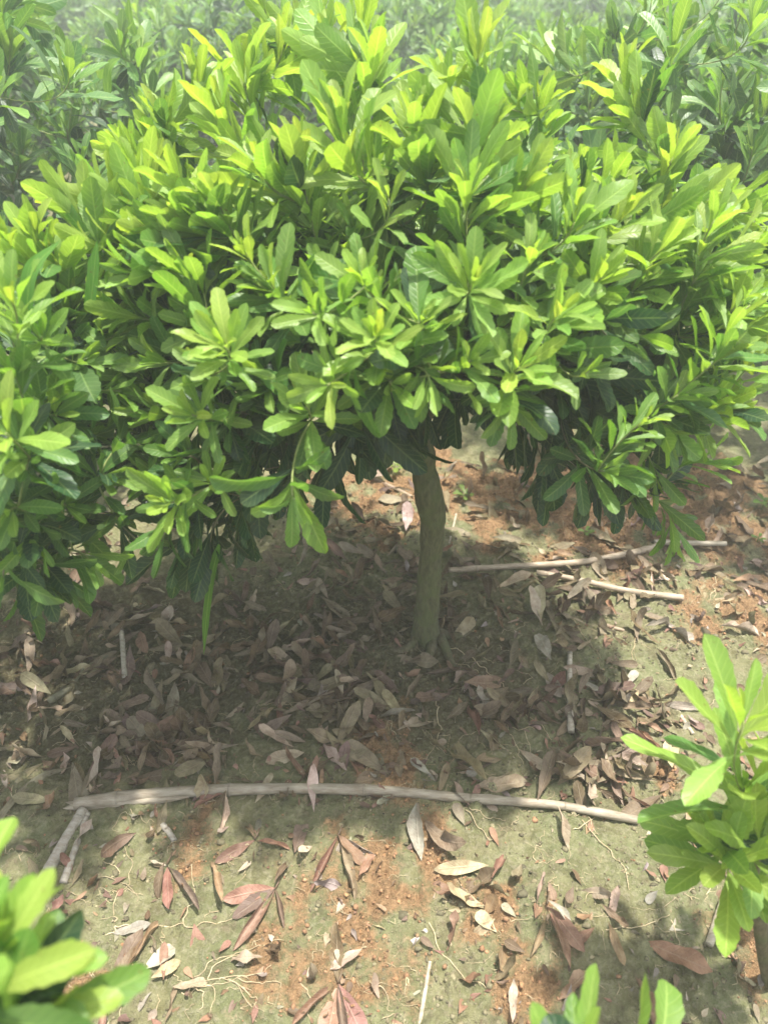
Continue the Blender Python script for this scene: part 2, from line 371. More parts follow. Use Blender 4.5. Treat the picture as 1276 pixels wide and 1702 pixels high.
# ------------------------------------------------------------------ the ground: one sheet out to the horizon
def axis_pts(a, b, step, far, n):
    g = np.geomspace(step, far, n); return np.concatenate([a - g[::-1], np.arange(a, b + step / 2, step), b + g])
gx = axis_pts(-.95, 1.0, .0042, 60, 38); gy = axis_pts(.28, 2.05, .0046, 60, 38)
GX, GY = np.meshgrid(gx, gy); cm = clay_mask(GX, GY); GZ = hfull(GX, GY, cm)
nx, ny = len(gx), len(gy)
ii = (np.arange(ny - 1)[:, None] * nx + np.arange(nx - 1)[None]).ravel()
gV = np.stack([GX.ravel(), GY.ravel(), GZ.ravel()], 1)
hum_shade = np.maximum(np.exp(-(((GX - .0) / .42) ** 2 + ((GY - 1.12) / .27) ** 2) ** 1.4), np.exp(-(((GX + .55) / .45) ** 2 + ((GY - 1.12) / .36) ** 2) ** 1.4))  # humus-brown soil under the crowns, with their shade deepened in the colour too
gcol = np.stack([cm.ravel(), hum_shade.ravel(), cm.ravel() * 0], 1)
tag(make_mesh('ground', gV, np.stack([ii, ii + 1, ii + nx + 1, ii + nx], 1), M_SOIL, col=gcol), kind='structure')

# ------------------------------------------------------------------ shrubs
def unit(v): return v / (np.linalg.norm(v) + 1e-12)
def sample_path(path, s):                 # point and direction s metres back from the tip
    seg = np.linalg.norm(np.diff(path, axis=0), axis=1); cum = np.concatenate([[0], np.cumsum(seg[::-1])])
    rp = path[::-1]; s = min(s, cum[-1] * .98)
    i = min(np.searchsorted(cum, s, side='right') - 1, len(seg) - 1)
    f = (s - cum[i]) / (seg[::-1][i] + 1e-9)
    return rp[i] * (1 - f) + rp[i + 1] * f, unit(rp[i] - rp[i + 1])
def rosette(lv, path, tip, r):
    n, L, old, ell = tip['n'], tip['L'], tip['old'], tip['ell']
    ph = r.uniform(0, 6.28)
    for i in range(n):
        u = i / max(n - 1, 1)
        p, T = sample_path(path, ell * u ** 1.15)
        az = ph + i * 2.39996 + r.normal(0, .15)
        a = unit(np.cross(T, [.31, .12, .94] if abs(T[2]) < .9 else [1, 0, 0])); b = np.cross(T, a)
        th = math.radians(9 + 62 * u ** .75 * tip.get('spread', .66 if ell >= .1 and unit(tip['axis'])[2] > .5 else 1.0)) + r.normal(0, .12)
        R = math.cos(az) * a + math.sin(az) * b
        D = unit(math.cos(th) * T + math.sin(th) * R + UP * tip.get('lift', .10))
        Nn = T - D * T.dot(D)
        Nn = unit(Nn) + UP * .35 + r.normal(0, .12, 3)
        sz = L * np.interp(u, [0, .12, .4, .8, 1], [.38, .68, 1, 1, .85]) * r.normal(1, .16)
        lv.add(p + R * .002, D, Nn, max(sz, .015), W=r.uniform(.23, .31), curl=r.normal(.32, .28) + tip.get('droop', 0), fold=abs(r.normal(.28, .12)) + (.25 if u < .2 else 0),
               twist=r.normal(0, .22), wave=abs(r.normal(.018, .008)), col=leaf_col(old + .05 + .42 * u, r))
def build_shrub(name, label, cat, base, trunk, tips, nlimb, seed, hi=True, inner=1.0, group=None, keep=None, trunk_wob=.1, leafmat=None, barkcol=(.16, .135, .075), k=9):
    """tips: dicts pos, axis, n, L, old, ell. keep: how many of the shoots become parts of their own."""
    r = np.random.default_rng(seed)
    root = empty(name, base); tag(root, label, cat, group)
    B = np.asarray(base, float)
    tp = catmull([p for p, _ in trunk], 6); tr = np.interp(np.linspace(0, 1, len(tp)), np.linspace(0, 1, len(trunk)), [q for _, q in trunk])
    tb = Tubes(); tb.add(tp - B, tr, 22, barkcol, trunk_wob, seed % 50); tb.build('trunk', M_BARK, root)
    fork = tp[-1]
    P = np.array([t['pos'] for t in tips])
    az = np.arctan2(P[:, 1] - fork[1], P[:, 0] - fork[0])
    cl = ((az + math.pi) / (2 * math.pi) * nlimb + r.uniform(0, 1)).astype(int) % nlimb
    foliage = Leaves(); own = []
    for c in range(nlimb):
        idx = [i for i in range(len(tips)) if cl[i] == c]
        if not idx: continue
        mean = P[idx].mean(0)
        end = fork + (mean - fork) * .55
        lp = bez(fork - UP * .01, fork + (end - fork) * .5 + np.array([0, 0, -.02]), end, 7)
        tubes = Tubes(); r0 = tr[-1] * .62
        tubes.add(lp - B, np.linspace(r0, .0055, 7), k, barkcol, .08, c)
        nodes = [(q, np.interp(i, [0, 6], [r0 * .8, .005])) for i, q in enumerate(lp) if i > 1]
        idx.sort(key=lambda i: np.linalg.norm(P[i] - fork))
        for i in idx:
            t = tips[i]; A = unit(np.asarray(t['axis'], float)); dt = np.linalg.norm(P[i] - fork)
            best, bd = None, 9
            for q, rad in nodes:
                d = np.linalg.norm(q - P[i])
                if d < .07 and len(nodes) > 6: d += .3
                if np.linalg.norm(q - fork) > dt: d += .2
                d -= .06 * unit(P[i] - q).dot(A)
                if d < bd: best, bd = (q, rad), d
            q, rad = best; dist = np.linalg.norm(P[i] - q)
            path = bez(q, P[i] - A * dist * .55, P[i], 9)
            tubes.add(path - B, np.linspace(min(rad * .75, .0042), .0012, 9), 6 if hi else 4, (.26, .31, .10) if t['old'] < .45 else (.20, .19, .10))
            for j in (3, 5, 7): nodes.append((path[j], .0035 - j * .0003))
            lv = Leaves() if (keep and i < keep) else foliage
            rosette(lv, path - B, t, r)
            if lv is not foliage: own.append(lv)
            if inner:                                                   # older leaves further back along the twig
                for _ in range(r.poisson(4.5 * inner)):
                    s = r.uniform(t['ell'], t['ell'] + .16); p, T = sample_path(path - B, s)
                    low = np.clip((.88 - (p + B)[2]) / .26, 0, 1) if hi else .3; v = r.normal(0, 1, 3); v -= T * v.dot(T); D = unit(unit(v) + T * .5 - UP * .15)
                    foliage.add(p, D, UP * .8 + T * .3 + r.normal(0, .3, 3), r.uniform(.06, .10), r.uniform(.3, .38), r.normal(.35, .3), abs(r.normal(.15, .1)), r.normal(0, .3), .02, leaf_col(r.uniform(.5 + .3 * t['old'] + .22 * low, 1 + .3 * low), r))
        tubes.build('branch', M_TWIG, root)
    lm = leafmat or M_LEAF
    if len(foliage):
        f = foliage.build('foliage', lm, root, hi, seed=seed)
        if own: f['kind'] = 'stuff'
    for lv in own: lv.build('leafy_shoot', lm, root, hi, seed=seed)
    return root

def crown_tips(cx, cy, rx, ry, ztop, zmid, zin, n, seed, hand=(), L=.085, old=.0, origin=None, sag=0.06, sep=.085, clear=None):
    """shoot tips through a domed crown; hand tips come first and keep their room"""
    r = np.random.default_rng(seed); tips = list(hand); pts = [t['pos'] for t in tips]
    org = np.array([cx, cy, zin] if origin is None else origin); tries = 0
    while len(tips) < n + len(hand) and tries < 60 * n:
        tries += 1
        a = r.uniform(0, 6.283); q = math.sqrt(r.uniform(0, 1)); x, y = cx + rx * q * math.cos(a), cy + ry * q * math.sin(a)
        top = zmid + (ztop - zmid) * math.sqrt(max(0, 1 - q ** 2.2)); bot = zin + (zmid - sag - zin) * q
        u = r.uniform(0, 1) ** .55; z = bot + (top - bot) * u
        z += r.normal(0, .025)
        p = np.array([x, y, z])
        if clear is not None and abs(x - clear[0]) < .15 and y < clear[1] + .02 and z < 1.25 - (1.25 - .56) * y / clear[1] + .09: continue
        if pts and min(np.linalg.norm(np.array(pts) - p, axis=1)) < sep * (1 if u > .6 else 1.25): continue
        out = unit(p - org)
        ax = unit(out + UP * (.55 if u > .5 else .12) + r.normal(0, .18, 3))
        pts.append(p)
        depth = 1 - u
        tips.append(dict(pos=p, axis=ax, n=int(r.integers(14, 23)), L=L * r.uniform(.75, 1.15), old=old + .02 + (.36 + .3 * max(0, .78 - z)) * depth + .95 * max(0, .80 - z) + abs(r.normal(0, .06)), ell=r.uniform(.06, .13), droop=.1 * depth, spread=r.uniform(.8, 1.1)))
    return tips
def T_(px, py, Y, ax, n=14, L=.09, old=.08, ell=.07, **k):
    if Y > .6:
        n = int(n * (1.4 if ell < .085 else 1.7)) if old < .5 else n
        L = L * (.78 if ell < .085 else .84) if old < .7 else L * .95
        if ell >= .1: ell *= 1.25
    return dict(pos=at(px, py, Y), axis=np.array(ax, float), n=n, L=L, old=old, ell=ell, **k)

# the grafted tree in the middle
tb0 = gpt(708, 1062); tb0[2] = hbase(tb0[0], tb0[1]) - .012
TY = tb0[1]
trunk = [(tb0 - UP * .01, .048), (tb0 + UP * .012, .035), (at(708, 1030, TY), .0275), (at(713, 965, TY), .0240), (at(717, 900, TY), .0232), (at(719, 866, TY - .003), .0245), (at(715, 836, TY - .006), .0280),
         (at(709, 806, TY - .006), .0262), (at(705, 778, TY), .0225), (at(700, 745, TY + .002), .0245), (at(692, 712, TY), .0245), (at(688, 690, TY), .022)]
hand = [
    # rosettes on the camera side
    T_(622, 560, .80, (-.05, -.75, .75), 18, .088, .02, .05), T_(372, 575, .80, (-.3, -.6, .75), 16, .085, .0, .05), T_(545, 640, .76, (-.2, -.85, .25), 11, .07, .12, .05, droop=.4),
    T_(862, 610, .82, (.25, -.7, .7), 18, .092, .05, .06), T_(280, 835, .74, (-.1, -.75, .6), 15, .075, .10, .05), T_(350, 800, .78, (.2, -.6, .75), 11, .07, .12, .05),
    T_(486, 825, .74, (.1, -.7, -.35), 9, .105, .28, .04, droop=.5, lift=-.2), T_(715, 640, .80, (.05, -.6, -.4), 10, .075, .2, .05, lift=-.2), T_(650, 640, .82, (.1, -.8, .1), 10, .08, .18, .05),
    T_(785, 470, .86, (.1, -.5, .85), 16, .092, .06, .06), T_(700, 530, .84, (.15, -.6, .8), 15, .085, .08, .06), T_(605, 465, .86, (-.05, -.5, .85), 15, .085, .1, .06),
    T_(405, 415, .92, (-.2, -.5, .8), 13, .06, -.05, .05), T_(520, 520, .82, (-.2, -.7, .6), 13, .08, .18, .06), T_(320, 690, .80, (-.3, -.7, .6), 14, .08, .10, .06),
    T_(345, 620, .84, (-.3, -.6, .5), 12, .085, .2, .06), T_(780, 600, .82, (.1, -.7, .6), 13, .08, .15, .06), T_(850, 680, .84, (.1, -.6, -.3), 10, .085, .25, .05, lift=-.15),
    T_(930, 520, .86, (.35, -.5, .75), 15, .09, .1, .06), T_(450, 470, .88, (-.2, -.5, .8), 13, .085, .2, .06),
    # upright new growth along the top
    T_(430, 270, 1.05, (-.1, -.1, 1), 16, .105, .0, .10), T_(500, 250, 1.08, (0, -.1, 1), 16, .105, .0, .11), T_(570, 210, 1.05, (.05, -.05, 1), 18, .115, .0, .12),
    T_(370, 190, 1.15, (-.15, .05, 1), 17, .11, -.02, .12), T_(330, 130, 1.25, (-.1, .1, 1), 15, .10, -.02, .10), T_(400, 110, 1.28, (-.1, .1, 1), 15, .10, -.03, .1),
    T_(470, 60, 1.3, (-.05, .1, 1), 16, .105, -.02, .12), T_(550, 70, 1.25, (.05, .1, 1), 17, .115, -.02, .13), T_(620, 90, 1.2, (.1, .05, 1), 16, .11, -.03, .12),
    T_(520, 20, 1.38, (0, .15, 1), 14, .10, -.02, .12), T_(600, 15, 1.36, (.1, .15, 1), 14, .10, -.02, .12), T_(440, 15, 1.42, (-.1, .1, 1), 14, .1, -.02, .12),
    T_(800, 75, 1.15, (.35, .0, .95), 17, .12, -.02, .16), T_(745, 150, 1.12, (.2, 0, 1), 15, .11, .0, .12), T_(690, 200, 1.08, (.15, 0, 1), 16, .11, .02, .12),
    T_(815, 215, 1.05, (.5, -.1, .85), 15, .115, .03, .15), T_(905, 170, 1.2, (.3, .1, 1), 14, .095, .0, .1), T_(880, 300, 1.0, (.35, -.2, .9), 14, .09, .05, .1),
    T_(1040, 110, 1.22, (.1, .1, 1), 17, .105, -.06, .15), T_(1075, 170, 1.2, (.3, .1, .95), 13, .09, .0, .1), T_(1120, 260, 1.15, (.4, 0, .9), 15, .105, .0, .13),
    T_(1040, 350, 1.02, (.3, -.2, .9), 16, .105, .0, .13), T_(955, 370, .98, (.15, -.3, .9), 13, .105, .28, .09), T_(1165, 330, 1.1, (.6, -.05, .8), 15, .105, .0, .13),
    T_(1105, 410, 1.0, (.6, -.25, .75), 14, .10, .05, .12), T_(1225, 415, 1.05, (.85, -.1, .5), 16, .1, .0, .13), T_(1000, 460, .92, (.5, -.35, .75), 14, .1, .08, .1),
    T_(1290, 330, 1.12, (.7, 0, .8), 14, .11, .02, .12), T_(1300, 470, 1.05, (.95, -.1, .3), 14, .1, .05, .12),
    # left shoulder
    T_(165, 320, 1.08, (-.6, -.15, .8), 16, .105, -.02, .13), T_(110, 340, 1.06, (-.75, -.15, .6), 14, .11, .02, .13), T_(230, 290, 1.1, (-.35, 0, .95), 15, .10, -.03, .1),
    T_(215, 245, 1.22, (-.3, .1, 1), 15, .1, -.04, .1), T_(265, 200, 1.25, (-.2, .1, 1), 15, .1, -.02, .1), T_(295, 300, 1.02, (-.3, -.1, .95), 15, .1, .02, .11),
    T_(250, 395, 1.0, (-.7, -.3, .6), 14, .10, .05, .12), T_(150, 410, 1.02, (-.85, -.25, .4), 13, .105, .08, .12), T_(225, 455, .96, (-.8, -.4, .3), 12, .1, .2, .1),
    T_(310, 450, .94, (-.5, -.5, .6), 13, .095, .15, .09), T_(300, 360, 1.0, (-.4, -.3, .85), 15, .10, .05, .1), T_(360, 330, 1.0, (-.25, -.3, .9), 15, .1, .08, .1),
    # right skirt
    T_(1215, 680, .98, (.8, -.35, .35), 17, .10, .04, .09), T_(1100, 715, .92, (.3, -.5, -.5), 10, .10, .22, .06, lift=-.25), T_(1120, 900, .98, (.15, -.1, -1), 10, .10, .34, .10, lift=-.2, spread=.6),
    T_(1090, 800, .96, (.2, -.2, -.8), 9, .095, .3, .07, lift=-.2, spread=.8), T_(1165, 560, 1.0, (.7, -.3, .2), 13, .1, .2, .1), T_(1080, 560, .94, (.5, -.5, .1), 11, .1, .3, .08),
    T_(1250, 560, 1.05, (.9, -.1, .3), 14, .1, .12, .1), T_(1180, 770, 1.0, (.7, -.2, -.2), 10, .095, .15, .07), T_(1010, 560, .9, (.3, -.5, -.2), 9, .105, .72, .06, lift=-.2),
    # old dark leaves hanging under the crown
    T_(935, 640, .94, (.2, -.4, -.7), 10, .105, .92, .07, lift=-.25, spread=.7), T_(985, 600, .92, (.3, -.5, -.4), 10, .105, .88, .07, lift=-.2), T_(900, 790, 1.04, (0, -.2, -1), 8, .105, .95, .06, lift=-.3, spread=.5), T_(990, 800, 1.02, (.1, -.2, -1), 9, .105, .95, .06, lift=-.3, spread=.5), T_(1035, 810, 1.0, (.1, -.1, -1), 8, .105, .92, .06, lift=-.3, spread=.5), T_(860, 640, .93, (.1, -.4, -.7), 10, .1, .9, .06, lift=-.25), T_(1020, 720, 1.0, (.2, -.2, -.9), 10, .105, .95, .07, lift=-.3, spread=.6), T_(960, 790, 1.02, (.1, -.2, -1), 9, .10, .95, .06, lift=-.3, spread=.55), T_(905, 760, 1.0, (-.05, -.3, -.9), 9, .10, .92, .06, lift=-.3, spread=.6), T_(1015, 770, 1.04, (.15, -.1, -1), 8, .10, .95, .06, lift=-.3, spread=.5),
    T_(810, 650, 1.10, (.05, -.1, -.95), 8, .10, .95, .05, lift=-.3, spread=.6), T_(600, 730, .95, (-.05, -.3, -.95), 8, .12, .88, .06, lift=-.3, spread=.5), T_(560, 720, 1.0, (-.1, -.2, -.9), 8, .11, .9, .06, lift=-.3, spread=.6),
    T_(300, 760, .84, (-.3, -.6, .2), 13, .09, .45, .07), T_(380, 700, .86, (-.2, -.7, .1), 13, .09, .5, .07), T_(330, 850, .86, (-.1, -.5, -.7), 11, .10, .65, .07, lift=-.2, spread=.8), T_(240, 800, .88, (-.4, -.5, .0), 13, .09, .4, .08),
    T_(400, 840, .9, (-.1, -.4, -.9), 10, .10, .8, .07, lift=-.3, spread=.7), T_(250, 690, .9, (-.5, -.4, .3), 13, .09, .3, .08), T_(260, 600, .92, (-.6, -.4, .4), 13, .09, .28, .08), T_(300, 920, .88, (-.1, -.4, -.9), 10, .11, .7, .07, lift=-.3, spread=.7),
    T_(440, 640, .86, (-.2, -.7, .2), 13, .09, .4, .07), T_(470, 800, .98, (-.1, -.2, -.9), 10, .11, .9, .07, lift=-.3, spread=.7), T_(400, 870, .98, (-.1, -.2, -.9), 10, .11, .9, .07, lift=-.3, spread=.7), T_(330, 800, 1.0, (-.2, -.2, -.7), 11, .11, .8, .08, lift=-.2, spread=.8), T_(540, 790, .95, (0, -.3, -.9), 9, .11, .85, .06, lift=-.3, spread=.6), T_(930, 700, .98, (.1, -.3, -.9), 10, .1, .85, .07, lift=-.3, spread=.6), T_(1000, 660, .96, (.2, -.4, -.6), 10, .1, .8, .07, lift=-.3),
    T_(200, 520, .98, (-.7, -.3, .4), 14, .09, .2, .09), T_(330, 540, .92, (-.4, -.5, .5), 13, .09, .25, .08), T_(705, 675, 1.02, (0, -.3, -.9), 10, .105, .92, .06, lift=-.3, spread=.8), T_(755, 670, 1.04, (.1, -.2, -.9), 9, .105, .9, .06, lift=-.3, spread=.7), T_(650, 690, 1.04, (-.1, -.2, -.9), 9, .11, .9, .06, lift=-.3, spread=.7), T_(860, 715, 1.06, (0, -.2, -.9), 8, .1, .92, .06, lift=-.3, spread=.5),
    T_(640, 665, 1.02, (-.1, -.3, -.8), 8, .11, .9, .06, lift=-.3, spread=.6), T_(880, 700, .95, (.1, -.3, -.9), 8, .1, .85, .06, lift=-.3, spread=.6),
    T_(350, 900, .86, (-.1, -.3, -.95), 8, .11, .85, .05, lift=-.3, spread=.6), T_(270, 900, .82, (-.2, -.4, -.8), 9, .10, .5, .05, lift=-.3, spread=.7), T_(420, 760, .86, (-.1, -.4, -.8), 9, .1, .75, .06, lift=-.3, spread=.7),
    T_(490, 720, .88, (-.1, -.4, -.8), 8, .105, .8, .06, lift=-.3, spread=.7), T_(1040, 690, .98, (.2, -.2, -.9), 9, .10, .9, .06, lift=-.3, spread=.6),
]
tips = crown_tips(.09, 1.20, .54, .42, 1.0, .79, .56, 270, 5, hand, L=.074, old=.03, origin=(.08, 1.18, .45), sag=.10, sep=.066, clear=(tb0[0], TY))
tips += crown_tips(-.36, 1.30, .22, .24, .80, .66, .48, 34, 6, (), L=.08, old=.08, origin=(-.1, 1.2, .4), sag=.1)
tips += crown_tips(-.13, 1.58, .40, .22, .92, .76, .54, 56, 7, (), L=.08, old=.1, origin=(0, 1.25, .4), sag=.1)
grafted = build_shrub('grafted_tree', 'low spreading evergreen tree with bare mossy trunk and bright leaves, in the middle', 'tree',
            tb0, trunk, tips, 7, 3, True, 1.0, keep=100, trunk_wob=.09, barkcol=(.115, .115, .055))

for k_, (a_, l_) in enumerate(((200, .10), (255, .13), (310, .16), (20, .12), (120, .10))):
    a_ = math.radians(a_); d_ = np.array([math.cos(a_), math.sin(a_), 0]); e_ = np.array([-d_[1], d_[0], 0]); u_ = np.linspace(0, 1, 8)[:, None]
    rp_ = d_ * (.022 + l_ * u_) + e_ * .02 * np.sin(u_ * 4 + k_) ; wp_ = rp_ + tb0
    rp_[:, 2] = hbase(wp_[:, 0], wp_[:, 1]) - tb0[2] + .012 * (1 - u_[:, 0]) ** 2 - .002
    tb_ = Tubes(); tb_.add(rp_, np.linspace(.013, .004, 8), 9, (.15, .13, .075), .15, k_); tb_.build('surface_root', M_BARK, grafted)

# the neighbour on the left
LB = np.array([-.86, 1.04, 0]); LB[2] = hbase(LB[0], LB[1]) - .01
hl = [T_(20, 500, .80, (.2, -.6, .7), 14, .1, .12, .07), T_(70, 560, .86, (.4, -.5, .5), 13, .09, .25, .07), T_(15, 410, .95, (.1, -.2, .95), 15, .1, .0, .1), T_(60, 390, 1.0, (.3, -.2, .9), 14, .1, .02, .1),
      T_(50, 760, .74, (.4, -.7, .4), 12, .09, .28, .06), T_(10, 720, .7, (.1, -.6, .7), 10, .1, .1, .05), T_(95, 690, .82, (.5, -.5, .3), 12, .085, .3, .06), T_(110, 840, .80, (.5, -.6, .2), 12, .085, .4, .06),
      T_(60, 900, .74, (.3, -.6, -.2), 11, .10, .4, .06), T_(150, 930, .80, (.6, -.5, -.3), 11, .11, .42, .08, lift=-.15), T_(90, 960, .78, (.3, -.5, -.6), 9, .11, .48, .06, lift=-.2), T_(15, 850, .72, (.1, -.8, .2), 10, .09, .3, .05),
      T_(140, 600, .92, (.6, -.3, .3), 13, .085, .3, .08), T_(190, 560, .98, (.6, -.2, .4), 13, .085, .25, .08), T_(120, 500, 1.0, (.5, -.3, .7), 14, .09, .15, .09), T_(170, 470, 1.05, (.5, -.2, .7), 13, .1, .12, .1),
      T_(100, 430, 1.0, (.4, -.2, .8), 14, .1, .05, .1), T_(200, 650, .92, (.7, -.3, .1), 12, .085, .35, .08), T_(230, 740, .88, (.6, -.4, -.1), 11, .085, .4, .07), T_(180, 790, .84, (.6, -.4, .1), 11, .085, .4, .07),
      T_(130, 880, .88, (.5, -.5, -.2), 12, .1, .5, .08), T_(200, 860, .92, (.6, -.3, -.2), 12, .1, .5, .09), T_(60, 660, .9, (.4, -.5, .4), 13, .09, .3, .09), T_(200, 720, 1.0, (.6, -.3, .3), 13, .09, .4, .1), T_(40, 980, .8, (.2, -.5, -.7), 10, .11, .55, .07), T_(20, 620, .78, (.2, -.7, .4), 13, .09, .3, .07), T_(5, 960, .7, (.1, -.7, -.4), 10, .1, .5, .06), T_(230, 900, .84, (.6, -.3, -.5), 9, .09, .5, .07, lift=-.15)]
tl = crown_tips(-.82, 1.08, .45, .46, .82, .68, .40, 105, 8, hl, L=.082, old=.08, origin=(-.86, 1.06, .35), sag=.14)
build_shrub('bayberry_bush', 'bushy green shrub at the left edge whose twigs run into the grafted tree', 'shrub', LB,
            [(LB, .024), (LB + [.01, 0, .15], .019), (LB + [-.01, 0, .34], .018)], tl, 5, 9, True, .9, keep=28)

# young plants close to the lens
sb = gpt(1300, 1790); sb[2] = hbase(sb[0], sb[1]) - .01
st = [(sb, .013), (at(1286, 1680, .455), .012), (at(1272, 1590, .47), .011), (at(1255, 1490, .485), .009)]
ht = [T_(1236, 1200, .52, (.05, .1, 1), 13, .125, -.08, .06, spread=.8), T_(1236, 1310, .52, (-.15, .0, 1), 10, .125, .06, .04, spread=1.1), T_(1208, 1435, .47, (-.12, -.25, .95), 18, .10, -.10, .045, spread=1.1),
      T_(1275, 1400, .48, (.2, -.2, .95), 15, .10, -.08, .05), T_(1325, 1290, .54, (.3, 0, .9), 14, .12, -.04, .08), T_(1335, 1390, .52, (.5, -.2, .8), 13, .10, .0, .06), T_(1190, 1395, .50, (-.5, 0, .8), 9, .10, .0, .04), T_(1265, 1480, .48, (.1, -.4, .4), 8, .085, .2, .03)]
build_shrub('young_bush', 'slender young plant with glossy lime leaves rising at the right edge, ground showing beneath', 'shrub', sb, st, ht, 1, 21, True, .25, keep=8)
bb = np.array([-.42, .22, 0.0]); bb[2] = hbase(bb[0], bb[1]) - .01
bt = [T_(-51, 1535, .24, (.1, .3, 1), 10, .09, -.05, .05), T_(-6, 1590, .22, (.5, .3, .7), 10, .085, -.08, .05), T_(-111, 1590, .22, (-.1, .1, 1), 12, .09, -.06, .06), T_(-31, 1650, .20, (.4, -.1, .4), 10, .09, .02, .06),
      T_(59, 1690, .20, (.6, 0, .2), 9, .085, .05, .05), T_(-111, 1680, .18, (0, -.2, .7), 12, .09, .2, .06), T_(19, 1750, .18, (.4, -.2, .3), 10, .09, .3, .05)]
bb2 = at(-60, 1760, .19)
build_shrub('young_bush', 'out of focus yellow-green plant filling the bottom left corner', 'shrub', bb, [(bb, .013), (bb * [1, 1, .5] + bb2 * [0, 0, .4], .012), (bb * .35 + bb2 * .65, .01)], bt, 1, 22, True, .3, keep=7)
cb = np.array([.14, .10, 0.0]); cb[2] = hbase(cb[0], cb[1]) - .01
ct_ = [T_(935, 1812, .21, (-.2, .15, .8), 11, .10, .1, .04, spread=1.1), T_(1070, 1835, .22, (.8, .1, .55), 11, .105, .12, .04, spread=1.1), T_(1020, 1840, .17, (0, .0, 1), 11, .085, .1, .05)]
cb2 = at(1020, 1900, .16)
build_shrub('young_bush', 'plant at the bottom edge showing only two blurred green leaf tips', 'shrub', cb, [(cb, .012), (cb * .5 + cb2 * .5, .011), (cb2, .009)], ct_, 1, 23, True, .2, keep=3)

# the rows behind
def copy_tree(o, parent=None):
    c = o.copy(); COL.objects.link(c)
    c.parent = parent
    for ch in o.children: copy_tree(ch, c)
    return c
protos = []
for v in range(3):
    tp_ = crown_tips(0, 0, .62, .60, 1.10, .66, .22, 165, 40 + v, L=.09, old=.24, origin=(0, 0, .25), sag=.2, sep=.08)
    z0 = np.zeros(3)
    protos.append(build_shrub('bayberry_bush', 'x', 'shrub', z0, [(z0, .024), (z0 + [.01, .01, .12], .02), (z0 + [-.01, 0, .24], .019)], tp_, 5, 60 + v, False, .9, group='green shrubs in the rows behind', leafmat=M_BACK, k=6))
rows = [(-1.17, 2.05, 1.14, 'broad green shrub at the top left corner behind the left edge bush'),
        (1.02, 2.08, 1.16, 'broad green shrub behind the grafted tree on its right, half veiled'),
        (.55, 2.95, .97, 'green shrub directly behind the tall middle shoots of the grafted tree')]
far = 'green shrub deep in the crowded rows along the top of the picture'
for j, Y in enumerate((2.95, 3.9, 4.9, 5.9, 7.0, 8.2, 9.5, 10.9)):
    w = Y * .72 + .5; n = int(2 * w / 1.22) + 1
    for q in range(n):
        x = -w + 2 * w * (q + .5) / n + random.uniform(-.12, .12)
        if j == 0 and abs(x) < 1.2: continue
        rows.append((x, Y + random.uniform(-.15, .15), random.uniform(.88, 1.06), far))
for i, (x, Y, s, lab) in enumerate(rows):
    o = protos[i] if i < 3 else copy_tree(protos[i % 3])
    o.location = (x, Y, float(hbase(x, Y)) - .01); o.rotation_euler = (0, 0, random.uniform(0, 6.28)); o.scale = (s, s, s)
    o['label'] = lab

# ------------------------------------------------------------------ fallen leaves
DRY = {'greyish brown': (.28, .235, .15), 'dark brown': (.185, .135, .08), 'reddish brown': (.33, .195, .135), 'rusty orange': (.39, .26, .165), 'pale tan': (.54, .45, .33), 'dull purple': (.22, .155, .115), 'silvery grey': (.40, .37, .30)}
LAND = [('the trunk foot', gpt(708, 1062)), ('the long reed stalk\'s thick end', gpt(150, 1340)), ('the middle of the long reed stalk', gpt(560, 1318)), ('the long reed stalk\'s thin end', gpt(1040, 1362)),
        ('the short upright reed piece', gpt(945, 1160)), ('the forked reed pair', gpt(110, 1420)), ('the bent reed behind the trunk', gpt(900, 945)), ('the straight reed beyond the shade', gpt(1040, 985)),
        ('the lime young plant', gpt(1180, 1480)), ('the blurred corner plant', gpt(170, 1600)), ('the thin cane at the bottom edge', gpt(708, 1650)), ('the small reed in deep shade', gpt(206, 1090)),
        ('the tangle of rootlets at the bottom', gpt(400, 1640)), ('the bare orange clay', gpt(580, 1510))]
def ground_fit(V, q=.12):
    h = hfull(V[:, 0], V[:, 1]); return np.quantile(V[:, 2] - h, q)
labels_used = {}
def where(p, level):
    d = [(np.linalg.norm(p[:2] - l[:2]), n, l) for n, l in LAND]; d.sort(key=lambda a: a[0])
    dist, n, l = d[0]; dx, dy = p[0] - l[0], p[1] - l[1]
    side = ('just behind' if dy > 0 else 'just in front of') if abs(dy) > abs(dx) else ('right of' if dx > 0 else 'left of')
    if dist < .045: side = 'touching'
    if level == 0: return f'{side} {n}'
    cm_ = int(round(dist * 50) * 2)
    near = 'close' if dist < .1 else ('nearby' if dist < .2 else 'farther')
    return f'{side} {n}, {near}'
def dead_leaf(lv, p, ang, L, cname, curl, fold, roll, pitch, W=.3, twist=0, wave=.03, r=rng):
    D = np.array([math.cos(ang) * math.cos(pitch), math.sin(ang) * math.cos(pitch), math.sin(pitch)])
    side = np.array([-math.sin(ang), math.cos(ang), 0]); Nn = np.cross(D, side); Nn = Nn if Nn[2] > 0 else -Nn
    Nn = math.cos(roll) * Nn + math.sin(roll) * side
    c = np.array(DRY[cname]) * r.normal(1, .12) * np.array([1, r.normal(1, .05), r.normal(1, .07)])
    lv.add(p - D * L * .5, D, Nn, L, W, curl, fold, twist, wave, np.clip(c, .02, .8))
FORM = {'flat': (0.3, .28, .12), 'curled': (2.2, .7, .25), 'folded': (.5, 1.1, .2), 'arched': (-1.7, .4, .2), 'twisted': (.9, .55, .3)}
pending = []
